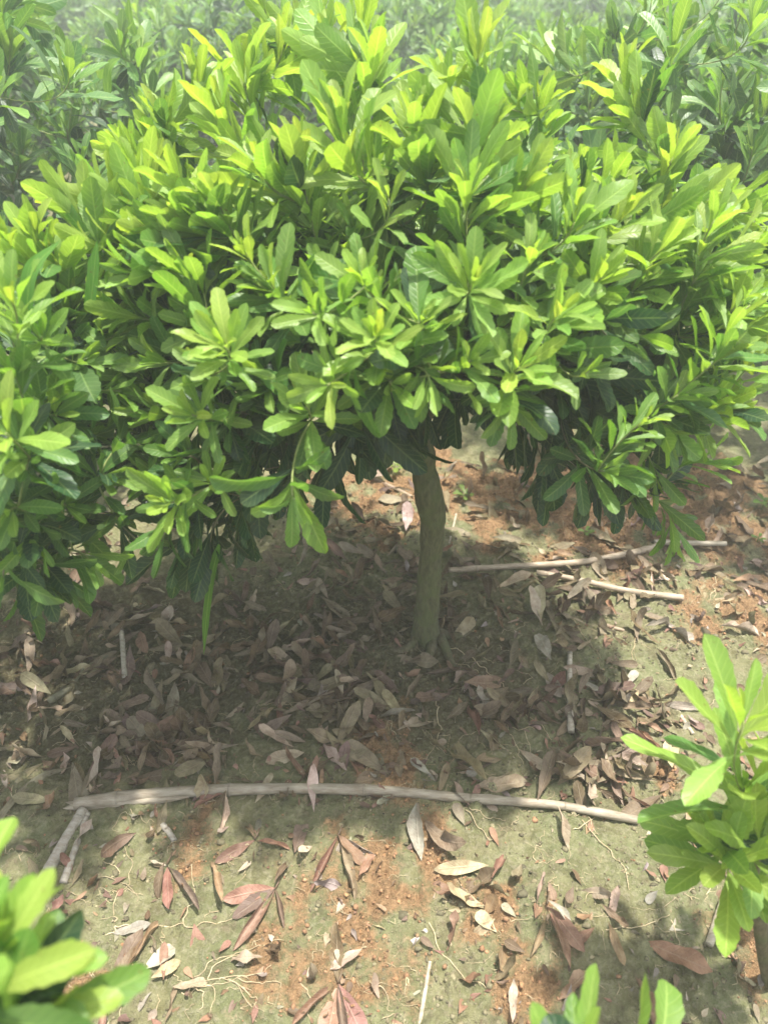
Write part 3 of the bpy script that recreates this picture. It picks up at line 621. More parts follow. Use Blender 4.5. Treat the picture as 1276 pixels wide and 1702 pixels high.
def place_leaf(px, py, ang=None, L=None, cname=None, form=None, wpos=None):
    p = gpt(px, py) if wpos is None else wpos; r = rng
    form = form or r.choice(list(FORM), p=[.24, .22, .2, .17, .17]); cname = cname or r.choice(list(DRY), p=[.42, .17, .08, .05, .14, .07, .07])
    L = 1.12 * (L or r.uniform(.055, .09)); ang = r.uniform(0, 6.28) if ang is None else ang
    c, f, w = FORM[form]; lv = Leaves()
    c = c * r.uniform(.6, 1.2) * (1 if form != 'flat' else r.choice([-1, 1]))
    p = np.array([p[0], p[1], 0.])
    Wd = r.uniform(.22, .38)
    dead_leaf(lv, p, ang, L, cname, -c if form in ('curled', 'twisted') else c, f * r.uniform(.7, 1.2), r.normal(0, .38), r.normal(.03, .2), Wd, (r.choice([-1, 1]) * 1.6 if form == 'twisted' else r.normal(0, .35)), r.uniform(.03, .09))
    V, F, uv, col = lv.arrays(True, serr=.02, a=1.05, b=.75, seed=int(r.integers(9999)))
    V[:, 2] -= ground_fit(V, r.uniform(.12, .4)); V[:, 2] += r.uniform(0, .010)
    size = 'small' if L < .07 else ('long' if L > .10 else ('narrow' if Wd < .27 else 'broad'))
    pending.append((V, F, uv, col, p, cname, form, size))
A_ = math.radians
# leaves one can point at, from front to back (pixel, heading in the ground plane, length, colour, form)
for a in [(765, 1505, A_(172), .075, 'pale tan', 'arched'), (895, 1485, A_(70), .06, 'pale tan', 'folded'), (990, 1485, A_(5), .07, 'pale tan', 'arched'), (1015, 1512, A_(65), .05, 'pale tan', 'flat'), (935, 1395, A_(-80), .085, 'pale tan', 'folded'),
          (690, 1395, A_(100), .085, 'silvery grey', 'twisted'), (735, 1415, A_(-60), .11, 'greyish brown', 'twisted'), (365, 1470, A_(-60), .085, 'rusty orange', 'folded'), (240, 1575, A_(70), .08, 'rusty orange', 'folded'), (215, 1590, A_(60), .07, 'dull purple', 'flat'),
          (270, 1580, A_(45), .06, 'pale tan', 'curled'), (410, 1600, A_(175), .05, 'pale tan', 'flat'), (800, 1470, A_(30), .08, 'dull purple', 'curled'), (825, 1455, A_(60), .07, 'reddish brown', 'folded'), (750, 1490, A_(160), .07, 'reddish brown', 'flat'),
          (955, 1660, A_(85), .06, 'silvery grey', 'curled'), (850, 1675, A_(80), .05, 'pale tan', 'flat'), (1070, 1670, A_(-80), .08, 'rusty orange', 'folded'), (1120, 1600, A_(-30), .09, 'reddish brown', 'flat'), (1020, 1580, A_(-80), .06, 'rusty orange', 'flat'), (760, 1560, A_(50), .055, 'rusty orange', 'twisted'),
          (320, 1640, A_(10), .05, 'pale tan', 'flat'), (780, 1640, A_(-35), .06, 'reddish brown', 'arched'), (430, 1370, A_(80), .045, 'silvery grey', 'curled'), (375, 1360, A_(-85), .065, 'pale tan', 'folded'), (270, 1365, A_(-100), .055, 'greyish brown', 'flat'), (500, 1395, A_(80), .065, 'dull purple', 'flat'),
          (470, 1590, A_(-20), .07, 'dark brown', 'curled'), (1065, 1340, A_(-30), .06, 'reddish brown', 'folded'), (1100, 1300, A_(-35), .06, 'dark brown', 'arched'), (610, 1450, A_(60), .045, 'reddish brown', 'flat'),
          # in the shade
          (580, 1215, A_(60), .085, 'greyish brown', 'flat'), (545, 1190, A_(180), .08, 'greyish brown', 'flat'), (620, 1180, A_(-30), .09, 'greyish brown', 'twisted'), (545, 1240, A_(170), .085, 'greyish brown', 'flat'), (490, 1275, A_(-60), .075, 'rusty orange', 'folded'), (525, 1290, A_(75), .055, 'rusty orange', 'flat'), (570, 1270, A_(70), .075, 'dull purple', 'flat'),
          (575, 1110, A_(25), .10, 'greyish brown', 'arched'), (530, 1075, A_(60), .09, 'greyish brown', 'flat'), (690, 1105, A_(-20), .10, 'greyish brown', 'flat'), (735, 1125, A_(0), .08, 'greyish brown', 'folded'), (665, 1270, A_(-95), .065, 'greyish brown', 'flat'),
          (850, 1090, A_(75), .10, 'greyish brown', 'folded'), (900, 1080, A_(100), .09, 'silvery grey', 'flat'), (785, 1205, A_(95), .10, 'reddish brown', 'folded'), (775, 1275, A_(120), .115, 'greyish brown', 'folded'), (815, 1235, A_(-50), .06, 'pale tan', 'folded'), (830, 1195, A_(80), .07, 'dull purple', 'curled'), (855, 1200, A_(100), .08, 'dull purple', 'folded'), (760, 1185, A_(40), .06, 'greyish brown', 'curled'),
          (830, 1310, A_(5), .09, 'greyish brown', 'flat'), (1000, 1130, A_(40), .075, 'greyish brown', 'curled'), (1015, 1155, A_(-10), .07, 'pale tan', 'arched'), (930, 1140, A_(20), .07, 'reddish brown', 'curled'), (1035, 1220, A_(-45), .085, 'reddish brown', 'folded'), (1090, 1195, A_(20), .06, 'greyish brown', 'flat'), (950, 1290, A_(40), .09, 'greyish brown', 'flat'), (990, 1280, A_(10), .08, 'dark brown', 'arched'), (1045, 1275, A_(-40), .07, 'pale tan', 'flat'), (1020, 1320, A_(100), .06, 'greyish brown', 'folded'), (935, 1215, A_(45), .05, 'greyish brown', 'flat'),
          (290, 1165, A_(-80), .085, 'silvery grey', 'twisted'), (250, 1185, A_(65), .075, 'greyish brown', 'flat'), (350, 1195, A_(85), .095, 'greyish brown', 'folded'), (225, 1225, A_(10), .08, 'dull purple', 'curled'), (265, 1230, A_(60), .09, 'reddish brown', 'flat'), (235, 1260, A_(175), .075, 'dull purple', 'curled'), (120, 1275, A_(-50), .065, 'pale tan', 'arched'), (60, 1180, A_(-80), .075, 'pale tan', 'folded'), (95, 1185, A_(10), .06, 'pale tan', 'flat'), (15, 1150, A_(-10), .085, 'greyish brown', 'flat'),
          (295, 1095, A_(120), .055, 'pale tan', 'curled'), (315, 1100, A_(75), .06, 'rusty orange', 'curled'), (365, 1130, A_(85), .08, 'greyish brown', 'flat'), (375, 1050, A_(60), .06, 'greyish brown', 'folded'), (465, 1165, A_(70), .065, 'dull purple', 'twisted'), (240, 1300, A_(-10), .085, 'dull purple', 'curled'), (330, 1250, A_(0), .09, 'greyish brown', 'flat'), (90, 1350, A_(-5), .08, 'rusty orange', 'curled'), (60, 1060, A_(40), .075, 'greyish brown', 'flat'), (135, 1300, A_(120), .06, 'dark brown', 'flat'), (420, 1150, A_(150), .06, 'dark brown', 'flat'),
          # along the far sunlit strip
          (980, 1020, A_(60), .08, 'dull purple', 'curled'), (1010, 1010, A_(100), .075, 'reddish brown', 'folded'), (950, 1010, A_(40), .07, 'dark brown', 'curled'), (1130, 1060, A_(-50), .08, 'silvery grey', 'folded'), (1225, 1055, A_(-15), .075, 'pale tan', 'folded'), (1240, 970, A_(10), .08, 'rusty orange', 'flat'), (1225, 945, A_(80), .06, 'reddish brown', 'flat'), (1265, 945, A_(-20), .085, 'pale tan', 'flat'), (1060, 965, A_(-10), .085, 'dull purple', 'arched'), (1050, 975, A_(5), .07, 'reddish brown', 'curled'),
          (830, 1030, A_(-80), .06, 'reddish brown', 'folded'), (740, 1050, A_(20), .06, 'greyish brown', 'curled'), (560, 985, A_(20), .07, 'greyish brown', 'curled'), (640, 1040, A_(10), .09, 'dark brown', 'flat'), (1180, 880, A_(40), .07, 'pale tan', 'curled'), (1255, 1000, A_(-60), .07, 'pale tan', 'twisted'), (1195, 905, A_(20), .06, 'pale tan', 'curled'), (1215, 985, A_(120), .07, 'pale tan', 'folded'), (1235, 915, A_(-30), .07, 'greyish brown', 'arched'), (1160, 930, A_(70), .06, 'pale tan', 'folded'), (1270, 900, A_(50), .07, 'pale tan', 'curled'), (1205, 1000, A_(-10), .06, 'pale tan', 'curled')]:
    place_leaf(*a)
# the looser scatter between them: thicker under the crowns, thin in front and on the far strip
n_sc, tries = 0, 0
while n_sc < 178 and tries < 9000:
    tries += 1
    px, py = rng.uniform(-40, 1310), rng.uniform(860, 1710)
    dens = .18
    if 1000 < py < 1340: dens = .75 if px < 1080 else .35
    if py < 1000: dens = .8
    if 430 < px < 620 and 1050 < py < 1300: dens = 1
    if rng.uniform() > dens * (1.0 if py > 1000 else .7): continue
    w = gpt(px, py)
    place_leaf(0, 0, wpos=w, L=rng.uniform(.04, .085), cname=None if py < 1340 else rng.choice(['pale tan', 'reddish brown', 'rusty orange', 'dull purple', 'greyish brown', 'silvery grey'], p=[.27, .14, .12, .09, .28, .1])); n_sc += 1
size_words = {}
for V, F, uv, col, p, cname, form, size in pending:
    for lab in (f'{cname} {form} dead leaf {where(p, 0)}', f'{size} {cname} {form} dead leaf {where(p, 0)}', f'{size} {cname} {form} dead leaf {where(p, 1)}'):
        if lab not in labels_used: break
    labels_used[lab] = 1
    o = recentre(make_mesh('fallen_leaf', V, F, M_DRY, None, col=col, uv=uv)); tag(o, lab, 'leaf', 'dead leaves fallen on the soil')

# shed shoot tips: several dry leaves still joined at one point
def sprig(px, py, label, leaves, cat='dead sprig'):
    p = gpt(px, py); p[2] = float(hfull(np.array([p[0]]), np.array([p[1]]))[0]) + .004
    root = tag(empty('dead_sprig', p), label, cat, 'shed shoot tips on the soil')
    for ang, L, cname, form in leaves:
        c, f, w = FORM[form]; a = A_(ang); lv = Leaves(); D = np.array([math.cos(a), math.sin(a), 0])
        dead_leaf(lv, np.array([0, 0, 0.]) + D * L * .5, a, L, cname, c * .5 if form != 'arched' else .6, f, rng.normal(0, .25), .12, rng.uniform(.24, .34), rng.normal(0, .4), .04)
        V, F, uv, col = lv.arrays(True, serr=.02, a=1.05, b=.75, seed=int(rng.integers(9999)))
        W_ = V + p; V[:, 2] -= min(ground_fit(W_, .1), .02) - .001
        make_mesh('leaf', V, F, M_DRY, root, col=col, uv=uv)
    tb = Tubes(); tb.add([[0, 0, .003], [.004, .008, .006], [.006, .018, .006]], [.0022, .002, .0016], 6, (.16, .11, .07)); tb.build('stem', M_TWIG, root)
sprig(562, 1396, 'dead sprig with red and tan leaves fanned toward the camera, above the bare clay', [(-112, .105, 'reddish brown', 'folded'), (-72, .115, 'greyish brown', 'folded'), (-30, .075, 'pale tan', 'folded'), (-50, .08, 'reddish brown', 'flat')])
sprig(280, 1445, 'dead sprig with one pale leaf stub and dark red folded leaves', [(165, .035, 'pale tan', 'flat'), (-75, .075, 'reddish brown', 'flat'), (-45, .10, 'dull purple', 'folded'), (-100, .06, 'dark brown', 'curled')])
sprig(458, 1480, 'large dead sprig with a long orange folded leaf, beside the bare clay', [(-118, .11, 'rusty orange', 'folded'), (-165, .085, 'reddish brown', 'flat'), (-70, .07, 'dull purple', 'folded'), (-140, .08, 'dull purple', 'flat'), (70, .05, 'dark brown', 'curled')])
sprig(562, 1640, 'dead sprig with four wide reddish leaves at the bottom edge', [(-140, .085, 'reddish brown', 'folded'), (-100, .10, 'rusty orange', 'flat'), (-62, .10, 'reddish brown', 'flat'), (95, .085, 'dull purple', 'flat'), (-80, .08, 'dull purple', 'folded')])
sprig(185, 1640, 'dead sprig with narrow rusty leaves near the blurred corner plant', [(-120, .075, 'rusty orange', 'folded'), (-85, .08, 'rusty orange', 'folded'), (-150, .06, 'reddish brown', 'flat'), (60, .06, 'greyish brown', 'flat'), (30, .05, 'dark brown', 'folded')])
sprig(425, 1402, 'small dead sprig with two pinkish leaves spread wide below the long reed', [(-145, .075, 'reddish brown', 'flat'), (-12, .065, 'reddish brown', 'folded'), (120, .04, 'dark brown', 'curled')])
sprig(905, 1515, 'dead sprig with two long pinkish brown leaves right of the orange clay', [(-58, .085, 'reddish brown', 'flat'), (-78, .095, 'rusty orange', 'folded'), (-40, .05, 'silvery grey', 'curled')])
sprig(1055, 1215, 'dead sprig of pink curled leaves in the shade behind the lime young plant', [(-60, .07, 'reddish brown', 'folded'), (-20, .06, 'reddish brown', 'curled'), (140, .06, 'greyish brown', 'folded'), (-90, .06, 'rusty orange', 'folded')])
sprig(255, 1250, 'brown dead sprig curled into a bowl behind the long reed\'s thick end', [(200, .06, 'dull purple', 'curled'), (-20, .07, 'reddish brown', 'curled'), (-100, .06, 'greyish brown', 'curled'), (60, .07, 'dull purple', 'folded')])
sprig(590, 1140, 'heap-like grey brown sprig with many leaves in front of the trunk', [(200, .09, 'greyish brown', 'arched'), (250, .08, 'greyish brown', 'flat'), (300, .085, 'greyish brown', 'flat'), (20, .08, 'dark brown', 'arched'), (100, .08, 'greyish brown', 'folded'), (150, .07, 'greyish brown', 'flat')])

# crumbled leaf bits and the deeper mat nobody could count
lv = Leaves()
DRIFT = [(560, 1170, 75), (560, 1170, 60), (260, 1225, 70), (270, 1235, 45), (840, 1190, 50), (990, 1290, 55), (350, 1110, 45), (490, 1080, 60), (80, 1120, 55), (960, 1020, 45), (640, 1000, 60), (180, 1040, 60), (1030, 1170, 40)]
for _ in range(860):
    if rng.uniform() < .28: px, py = rng.uniform(460, 1300), rng.uniform(770, 1000)
    elif rng.uniform() < .3: px, py = rng.uniform(-80, 1080), rng.uniform(930, 1325)
    else:
        q_ = DRIFT[rng.integers(len(DRIFT))]; px, py = rng.normal(q_[0], q_[2]), rng.normal(q_[1], q_[2] * .5)
    p = gpt(px, py); p[2] = hbase(p[0], p[1]) + rng.uniform(.004, .018)
    dead_leaf(lv, p, rng.uniform(0, 6.28), rng.uniform(.055, .105), rng.choice(['greyish brown', 'dark brown', 'dull purple', 'pale tan'], p=[.55, .31, .06, .08]), rng.normal(0, 1.0), abs(rng.normal(.4, .3)), rng.normal(0, .5), rng.normal(0, .2), rng.uniform(.22, .36), rng.normal(0, .5), .05)
for _ in range(2200):
    px, py = rng.uniform(-60, 1320), rng.uniform(840, 1720); p = gpt(px, py)
    if (py > 1340 or (py < 1000 and px > 760)) and rng.uniform() < .6: continue
    p[2] = hfull(np.array([p[0]]), np.array([p[1]]))[0] + .003
    dead_leaf(lv, p, rng.uniform(0, 6.28), rng.uniform(.008, .03) if rng.uniform() < .88 else rng.uniform(.03, .06), rng.choice(list(DRY)), rng.normal(0, .8), .4, rng.normal(0, .5), rng.normal(0, .3), rng.uniform(.25, .6))
tag(lv.build('leaf_litter', M_DRY, None, False), 'small crumbled bits of dead leaf strewn over the soil', 'litter', kind='stuff')
# crumbs of clay
r = rng; cv, cf, cc, nb = [], [], [], 0
ico = np.array([[0, 0, 1], [.89, 0, .45], [.28, .85, .45], [-.72, .53, .45], [-.72, -.53, .45], [.28, -.85, .45], [.72, .53, -.45], [-.28, .85, -.45], [-.89, 0, -.45], [-.28, -.85, -.45], [.72, -.53, -.45], [0, 0, -1.]])
icf = np.array([[0, 1, 2], [0, 2, 3], [0, 3, 4], [0, 4, 5], [0, 5, 1], [1, 6, 2], [2, 7, 3], [3, 8, 4], [4, 9, 5], [5, 10, 1], [2, 6, 7], [3, 7, 8], [4, 8, 9], [5, 9, 10], [1, 10, 6], [11, 7, 6], [11, 8, 7], [11, 9, 8], [11, 10, 9], [11, 6, 10]])
pts = np.stack([r.uniform(-.9, .95, 30000), r.uniform(.33, 1.9, 30000)], 1); cm2 = clay_mask(pts[:, 0], pts[:, 1])
pts = pts[r.uniform(0, 1, len(pts)) < cm2 * .6 + .02]; hz = hfull(pts[:, 0], pts[:, 1])
for (x, y), z in zip(pts, hz):
    s = .0012 + abs(r.normal(0, .0016)); v = ico * s * r.uniform(.65, 1.2, (12, 1)) * r.uniform(.7, 1.2, 3) + [x, y, z + s * .3]
    cv.append(v); cf.append(icf + nb); nb += 12; cc.append(np.tile(np.array([.34, .20, .11]) * r.normal(1, .18), (12, 1)))
pts = np.stack([r.uniform(-.9, .95, 14000), r.uniform(.33, 1.9, 14000)], 1); keepm = fbm(pts[:, 0] * 6, pts[:, 1] * 6, 77, 3) > .47; pts = pts[keepm]; hz = hfull(pts[:, 0], pts[:, 1]); cm2 = clay_mask(pts[:, 0], pts[:, 1])
for (x, y), z, cmv in zip(pts, hz, cm2):
    s = .0015 + r.gamma(1.2, .0011); v = ico * s * r.uniform(.6, 1.25, (12, 1)) * r.uniform(.6, 1.3, 3) * [1, 1, .7] + [x, y, z + s * .1]
    base_c = np.array([.34, .20, .10]) if cmv > .5 else np.array([.22, .20, .12]) * r.uniform(.5, 1.25)
    cv.append(v); cf.append(icf + nb); nb += 12; cc.append(np.tile(base_c * r.normal(1, .15), (12, 1)))
M_CRUMB = fibre_material('clay_crumb', .95, (.6, .55, .5), (20, 20, 20), .3)
tag(make_mesh('soil_crumbs', np.concatenate(cv), np.zeros((0, 4), int), M_CRUMB, None, col=np.clip(np.concatenate(cc), .02, .7), F3=np.concatenate(cf)), 'loose crumbs and small clods of soil on the ground', 'soil', kind='stuff')

# ------------------------------------------------------------------ reeds and canes
def onground(pts, lift=0.0, hsmooth=True):
    P = np.array([gpt(a, b) for a, b in pts]); P[:, 2] = hbase(P[:, 0], P[:, 1]) + lift; return P
def reed(name, label, pts, r0, r1, col, nodes=0, lift=None, split=False, cat='reed', bow=0.0, group='dry reeds lying on the soil'):
    P = catmull(onground(pts, (r0 * .9 if lift is None else lift)), 10)
    n = len(P); P = catmull(P[np.linspace(0, n - 1, 12).astype(int)], 5); n = len(P); R = np.linspace(r0, r1, n)
    P[:, 2] += bow * np.sin(np.linspace(0, math.pi, n))
    if nodes:
        for q in np.linspace(.08, .92, nodes) + rng.normal(0, .02, nodes):
            R = R * (1 + .13 * np.exp(-((np.linspace(0, 1, n) - q) * n / 1.1) ** 2))
    root = tag(empty(name, P[0]), label, cat, group)
    tb = Tubes(); tb.add(P - P[0], R, 12, col, .05, int(rng.integers(50))); tb.build('culm', M_REED, root)
    if split:                                                       # dry sheath peeling away from the thick end
        for sgn in (1, -1):
            a = P[0] - P[0]; b = P[n // 4] - P[0]; d = unit(b - a); s_ = np.cross(d, UP)
            lv = Leaves(); lv.add(a + s_ * sgn * r0 * .6 - d * .02, d, UP + s_ * sgn * .9, np.linalg.norm(b) * (1.0 if sgn > 0 else .75), .16, -.12, -.9, .2, .01, np.array(col) * 1.05)
            V, F, uv, c2 = lv.arrays(True, 0, .5, .8); make_mesh('sheath', V, F, M_REED, root, col=c2, uv=uv)
    if nodes:
        for q in np.linspace(.12, .88, nodes):
            i = int(q * (n - 2)); t2 = Tubes(); t2.add(np.array([P[i] - P[0], P[i] - P[0] + unit(P[i + 1] - P[i]) * .004]), R[i] * 1.06 * np.ones(2), 12, np.array(col) * .86); t2.build('node', M_REED, root)
    return root
GREY, STRAW, WARM = (.42, .39, .33), (.48, .43, .33), (.40, .31, .22)
reed('reed_stalk', 'long thick pale reed stalk with joints lying across the ground in front of the tree', [(128, 1343), (250, 1328), (440, 1319), (620, 1320), (780, 1332), (920, 1348), (1058, 1370)], .0112, .0072, (.37, .325, .25), 5, split=True)
reed('reed_stalk', 'pale bent reed from the trunk foot out to the sunlit clay', [(745, 957), (860, 948), (960, 942), (1040, 928), (1090, 915)], .0066, .009, (.46, .38, .28), 2, lift=.018)
reed('reed_stalk', 'short straight pale reed in full sun behind the hanging right shoot', [(1085, 908), (1140, 911), (1203, 911)], .0075, .0068, STRAW, 1, lift=.018)
reed('reed_stalk', 'straight greyish reed between the bent reed and the shade edge', [(890, 958), (960, 972), (1040, 988), (1132, 1003)], .0066, .0080, (.46, .38, .28), 2, lift=.017)
reed('reed_stalk', 'thin short upright-looking reed piece with pointed tip in the right shade', [(945, 1087), (944, 1150), (946, 1226)], .0050, .0066, (.5, .46, .38), 2, lift=.016)
reed('reed_stalk', 'thicker grey reed of the forked pair at the lower left', [(142, 1352), (112, 1405), (72, 1478), (40, 1540)], .0090, .0105, GREY, 1)
reed('reed_stalk', 'thinner grey reed of the forked pair at the lower left', [(148, 1356), (130, 1410), (108, 1472)], .0052, .0065, GREY, 1)
reed('reed_stalk', 'small pale reed piece in the deep shade under the left bush', [(203, 1042), (206, 1080), (210, 1132)], .0050, .0058, (.5, .46, .38), 1, lift=.016)
reed('reed_stalk', 'grey green curved stem with a joint lying in the left shade', [(82, 1170), (118, 1148), (140, 1118), (185, 1088)], .008, .003, (.24, .23, .15), 1)
reed('cane_stick', 'thin straw cane pointing up from the bottom edge', [(714, 1603), (706, 1650), (696, 1712)], .003, .0036, STRAW, 0, cat='stick')
reed('cane_stick', 'short pale broken stick under the lime young plant', [(1198, 1510), (1185, 1545), (1172, 1580)], .009, .006, STRAW, 0, cat='stick')
reed('cane_stick', 'tiny white stick fragment in the middle of the foreground', [(684, 1572), (708, 1552)], .004, .004, (.6, .58, .52), 0, cat='stick')
reed('cane_stick', 'brown twig slanting down behind the trunk to its left', [(620, 795), (660, 812), (690, 828)], .006, .005, WARM, 0, cat='stick')
reed('cane_stick', 'pale forked bit of stick just right of the trunk', [(758, 852), (752, 880), (746, 905)], .0035, .002, STRAW, 0, cat='stick')
reed('cane_stick', 'grey stick fragment slanting below the long reed stalk near its thick end', [(272, 1376), (282, 1388), (292, 1402)], .006, .005, GREY, 0, cat='stick')
reed('cane_stick', 'slanting pale stick partly behind the lime young plant', [(1120, 1172), (1135, 1200), (1150, 1222)], .005, .004, STRAW, 0, cat='stick')
reed('cane_stick', 'short warm brown stick in the shade below the straight greyish reed', [(995, 1035), (1025, 1045), (1050, 1052)], .005, .004, WARM, 0, cat='stick')
def strap(name, label, pts, w, col, mat, lift=.01, cat='blade', Yfix=None, wob=0, group=None):
    """a long grass-like blade along a path, with real curvature"""
    P = catmull(np.array([at(a, b, Y) for a, b, Y in pts]) if Yfix else onground(pts, lift), 8); n = len(P)
    T = np.gradient(P, axis=0); T /= np.linalg.norm(T, axis=1)[:, None]
    side = np.cross(T, np.array([0, -.7, .7])); side /= np.linalg.norm(side, axis=1)[:, None] + 1e-9; nr = np.cross(side, T)
    u = np.linspace(0, 1, n); ww = w * .5 * np.minimum(1, np.minimum(u * 6 + .35, (1 - u) * 3.2 + .03))
    V = np.stack([P - side * ww[:, None] + nr * ww[:, None] * .35, P, P + side * ww[:, None] + nr * ww[:, None] * .35], 1).reshape(-1, 3)
    F = [[i * 3 + j, i * 3 + j + 1, i * 3 + j + 4, i * 3 + j + 3] for i in range(n - 1) for j in (0, 1)]
    uv = np.stack(np.meshgrid(u * .3, [0, .5, 1], indexing='ij'), -1).reshape(-1, 2)
    return tag(recentre(make_mesh(name, V, np.array(F), mat, None, col=np.tile(np.array(col), (len(V), 1)), uv=uv)), label, cat, group)
strap('dry_grass_blade', 'long grey dry blade curving up along the lower left edge', [(-10, 1385), (30, 1335), (75, 1298), (125, 1280)], .012, (.30, .28, .18), M_DRY)
strap('dry_grass_blade', 'flat dry straw blade lying behind the left part of the long reed', [(290, 1262), (340, 1255), (400, 1243)], .010, (.33, .28, .2), M_DRY, .008)
strap('grass_blade', 'broad green grass blade hanging below the left foliage, tip over the soil', [(365, 905, .82), (352, 960, .84), (343, 1030, .86), (339, 1088, .87)], .012, (.10, .25, .035), M_LEAF, Yfix=True, cat='grass')
strap('grass_blade', 'light green grass blade arching through the left bush\'s upper leaves', [(40, 600, .86), (45, 520, .87), (55, 450, .88), (100, 400, .9)], .02, (.12, .30, .04), M_LEAF, Yfix=True, cat='grass')
strap('grass_blade', 'upright green grass blade amid leaves between left bush and grafted tree', [(150, 520, .95), (156, 460, .96), (162, 400, .97)], .016, (.13, .32, .04), M_LEAF, Yfix=True, cat='grass')
strap('grass_blade', 'arching yellow green grass blade above the top left shrub gap', [(180, 160, 2.0), (182, 115, 2.0), (200, 96, 2.0)], .022, (.2, .38, .05), M_LEAF, Yfix=True, cat='grass')
strap('grass_blade', 'tall thin grass blade near the top left, beside the arching one', [(230, 70, 2.3), (216, 30, 2.3), (215, -10, 2.3)], .018, (.2, .36, .06), M_LEAF, Yfix=True, cat='grass')
strap('grass_blade', 'long slanting grass blade crossing the dark gap at the top left', [(222, 60, 2.35), (190, 30, 2.35), (150, 5, 2.35)], .016, (.18, .34, .06), M_LEAF, Yfix=True, cat='grass')

def weed(px, py, label, n, L, col=(.16, .30, .06)):
    p = gpt(px, py); p[2] = float(hbase(p[0], p[1])) + .004
    root = tag(empty('weed', p), label, 'weed', 'small weeds on the soil'); lv = Leaves(); tb = Tubes(); tb.add([[0, 0, -.01], [.001, 0, L * .6], [.002, .002, L]], [.0016, .0014, .001], 5, (.2, .25, .08)); tb.build('stem', M_TWIG, root)
    for i in range(n):
        a = i * 2.4; D = unit(np.array([math.cos(a), math.sin(a), .5])); lv.add(np.array([.001, 0, L * (.4 + .6 * i / n)]), D, UP, L * rng.uniform(.8, 1.2), .42, .5, .2, 0, .02, np.array(col) * rng.normal(1, .1))
    lv.build('leaves', M_LEAF, root)
weed(970, 890, 'tiny pale weed on the bare clay behind the bent reed', 6, .022); weed(1262, 852, 'small pale weed at the far right edge on sunlit soil', 8, .03)
weed(770, 830, 'small grassy weed on the clay right of the trunk', 7, .03, (.16, .24, .05)); weed(655, 785, 'small yellowish weed seen left behind the trunk', 7, .035, (.2, .28, .05)); weed(1255, 905, 'second tiny weed at the right edge among the bright litter', 5, .02)

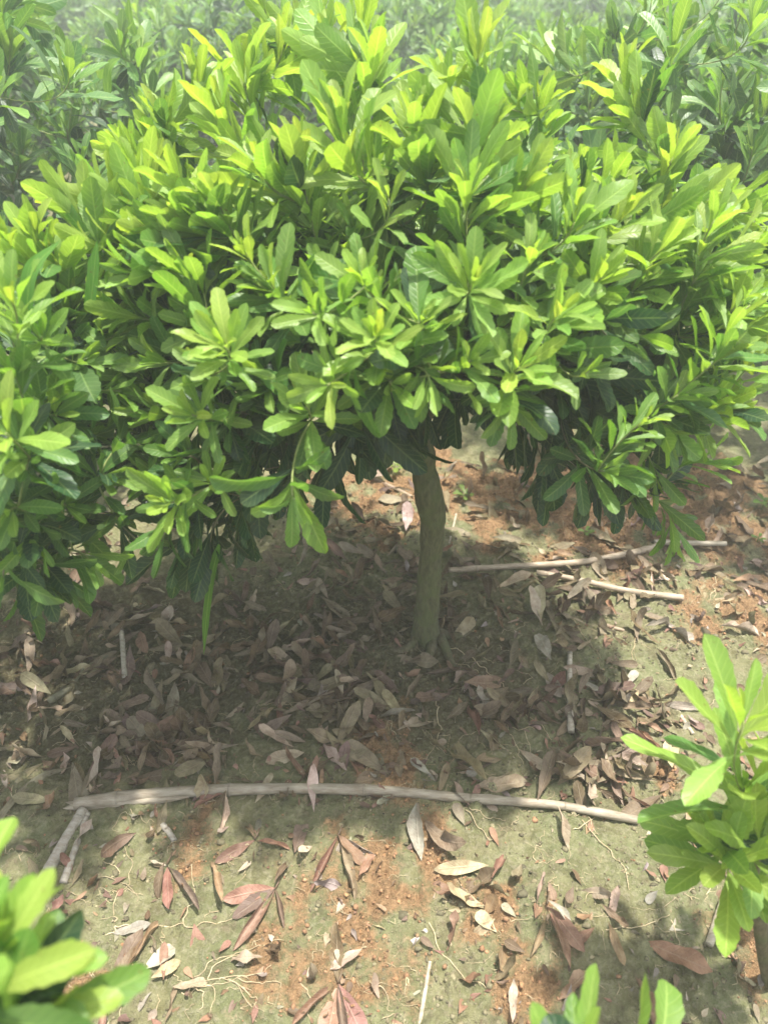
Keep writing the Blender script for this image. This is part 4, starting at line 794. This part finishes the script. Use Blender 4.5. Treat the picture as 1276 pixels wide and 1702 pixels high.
# ------------------------------------------------------------------ pale rootlets washed bare
def rootlet(tb, pts, r0, r=rng, jit=.009, hop=.004):
    r0 *= .8
    P = onground(pts); d = np.linalg.norm(np.diff(P, axis=0), axis=1).sum(); Q = catmull(P, max(3, int(d / .012 / (len(P) - 1))))
    Q[:, :2] += r.normal(0, jit * .35, (len(Q), 2)); Q = catmull(Q, 3)
    Q[:, 2] = hfull(Q[:, 0], Q[:, 1]) + r0 * .25 + hop * .7 * np.abs(np.sin(np.linspace(0, r.uniform(4, 9), len(Q))))
    tb.add(Q, np.linspace(r0, r0 * .55, len(Q)), 5, np.array((.56, .47, .30)) * r.normal(1, .1))
RT = [('long cream rootlet looping from the long reed\'s thin end toward the foreground', [[(965, 1370), (1010, 1420), (1030, 1455), (1048, 1490)], [(1030, 1455), (1043, 1465)]], .0013),
      ('cream rootlet arching across the open soil at the lower right', [[(1005, 1552), (1060, 1548), (1105, 1530)]], .0013), ('thin curved rootlet near the bottom edge right of the cane', [[(715, 1535), (735, 1590), (770, 1625), (810, 1650)]], .0012),
      ('straight cream rootlet slanting under the middle of the long reed', [[(772, 1348), (795, 1378), (818, 1406)]], .0013), ('wavy cream rootlet right of the one under the reed\'s middle', [[(775, 1348), (805, 1360), (840, 1370)]], .001),
      ('branching long cream rootlet left of the orange sprig', [[(180, 1555), (215, 1545), (300, 1540), (360, 1532), (410, 1530)], [(300, 1540), (320, 1500), (325, 1440)]], .0013),
      ('forked thin rootlet beside the forked reed pair', [[(165, 1455), (205, 1475), (235, 1500)], [(190, 1520), (205, 1480), (222, 1440), (200, 1400)], [(205, 1480), (240, 1490)]], .001),
      ('short white rootlet near the blurred corner plant', [[(124, 1600), (118, 1625), (122, 1650)], [(119, 1628), (128, 1626)]], .0012), ('pale rootlet poking out beside the corner plant', [[(30, 1620), (50, 1603), (82, 1594)]], .0012),
      ('dark tan curved rootlet in the shade right of the clay mound', [[(725, 1165), (728, 1210), (705, 1275)]], .0016), ('thin pale rootlet trailing from the trunk foot to the right', [[(720, 1065), (770, 1090), (810, 1120), (860, 1170), (915, 1230)]], .0014),
      ('white wriggling rootlet in the right shade', [[(1055, 1015), (1052, 1060), (1050, 1105)]], .0012), ('white rootlet on the sunlit far right soil', [[(1190, 935), (1185, 970), (1188, 1000)], [(1186, 985), (1176, 998)]], .0014),
      ('rootlet beneath the greyish reed in the right shade', [[(950, 1030), (975, 1065), (1000, 1095)]], .0011), ('pair of thin rootlets below the purple curled leaf', [[(830, 1190), (850, 1230), (868, 1280)], [(820, 1180), (845, 1210), (885, 1220)], [(870, 1220), (884, 1270)]], .0012),
      ('cream rootlet running to the upper right of the bottom tangle', [[(320, 1625), (380, 1590), (470, 1570)]], .0011), ('thin rootlet in the bottom middle by the red sprig', [[(505, 1640), (515, 1670), (518, 1702)]], .0012), ('rootlet curling at the bottom beside the cane', [[(610, 1640), (640, 1655), (650, 1690)]], .0011),
      ('tiny twisted rootlet in the left shade', [[(210, 1075), (205, 1120), (180, 1160)]], .001), ('short rootlet left of the small pale weed, front', [[(1170, 1500), (1180, 1470), (1195, 1440)]], .001), ('hooked rootlet lying over the long reed near its thin end', [[(945, 1390), (985, 1362), (1010, 1362)]], .0013),
      ('thin rootlet under the long reed toward its thick end', [[(220, 1350), (240, 1372), (255, 1368)]], .001), ('thin white rootlet at the left edge beside the dry blade', [[(25, 1310), (22, 1345), (8, 1370)]], .0011), ('cream rootlet in the front right beneath the lime plant\'s stem', [[(1110, 1540), (1118, 1580), (1135, 1610)]], .0011)]
for lab, paths, r0 in RT:
    tb = Tubes()
    for q in paths: rootlet(tb, q, r0)
    tag(recentre(tb.build('rootlet', M_ROOT)), lab, 'root', 'pale rootlets on the soil')
tb = Tubes()
for q in ([(300, 1650), (340, 1632), (400, 1628), (450, 1615)], [(310, 1660), (350, 1640), (420, 1635)], [(330, 1630), (360, 1650), (350, 1690)], [(360, 1632), (400, 1650), (430, 1700)], [(380, 1630), (420, 1660), (424, 1702)], [(305, 1642), (340, 1655), (330, 1685)], [(400, 1628), (440, 1640), (470, 1640)], [(345, 1635), (370, 1600), (420, 1585)]):
    rootlet(tb, q, .0011)
tag(recentre(tb.build('root_tangle', M_ROOT)), 'tangle of cream rootlets spread out at the bottom left of the red sprig', 'roots', 'pale rootlets on the soil')
tb = Tubes()
for _ in range(420):
    px, py = rng.uniform(-20, 1290), rng.uniform(880, 1710); a = rng.uniform(0, 6.28); l = rng.uniform(12, 60)
    q = [(px, py), (px + l * .5 * math.cos(a) + rng.normal(0, 6), py + l * .35 * math.sin(a) + rng.normal(0, 5)), (px + l * math.cos(a) + rng.normal(0, 8), py + l * .7 * math.sin(a))]
    rootlet(tb, q, rng.uniform(.0004, .0009))
tag(tb.build('root_fibres', M_ROOT), 'hair-thin root fibres and straw scattered over the soil', 'roots', kind='stuff')

# ------------------------------------------------------------------ the misty bright air over the plot
hm, hn, hl_ = new_mat('misty_air')
pv = hn.new('ShaderNodeVolumePrincipled'); pv.inputs['Color'].default_value = (.93, .95, .93, 1); pv.inputs['Density'].default_value = .029; pv.inputs['Anisotropy'].default_value = .3
ho = hn.new('ShaderNodeOutputMaterial'); hl_.new(pv.outputs[0], ho.inputs['Volume'])
hv = np.array([[x, y, z] for z in (-1.3, 1.75) for x, y in ((-66, -66), (66, -66), (66, 66), (-66, 66))], float)
tag(make_mesh('haze', hv, np.array([[3, 2, 1, 0], [4, 5, 6, 7], [0, 1, 5, 4], [1, 2, 6, 5], [2, 3, 7, 6], [3, 0, 4, 7]]), hm, smooth=False), 'pale bright haze hanging in the air over the plants', 'haze', kind='stuff')
scene.cycles.volume_bounces = 1
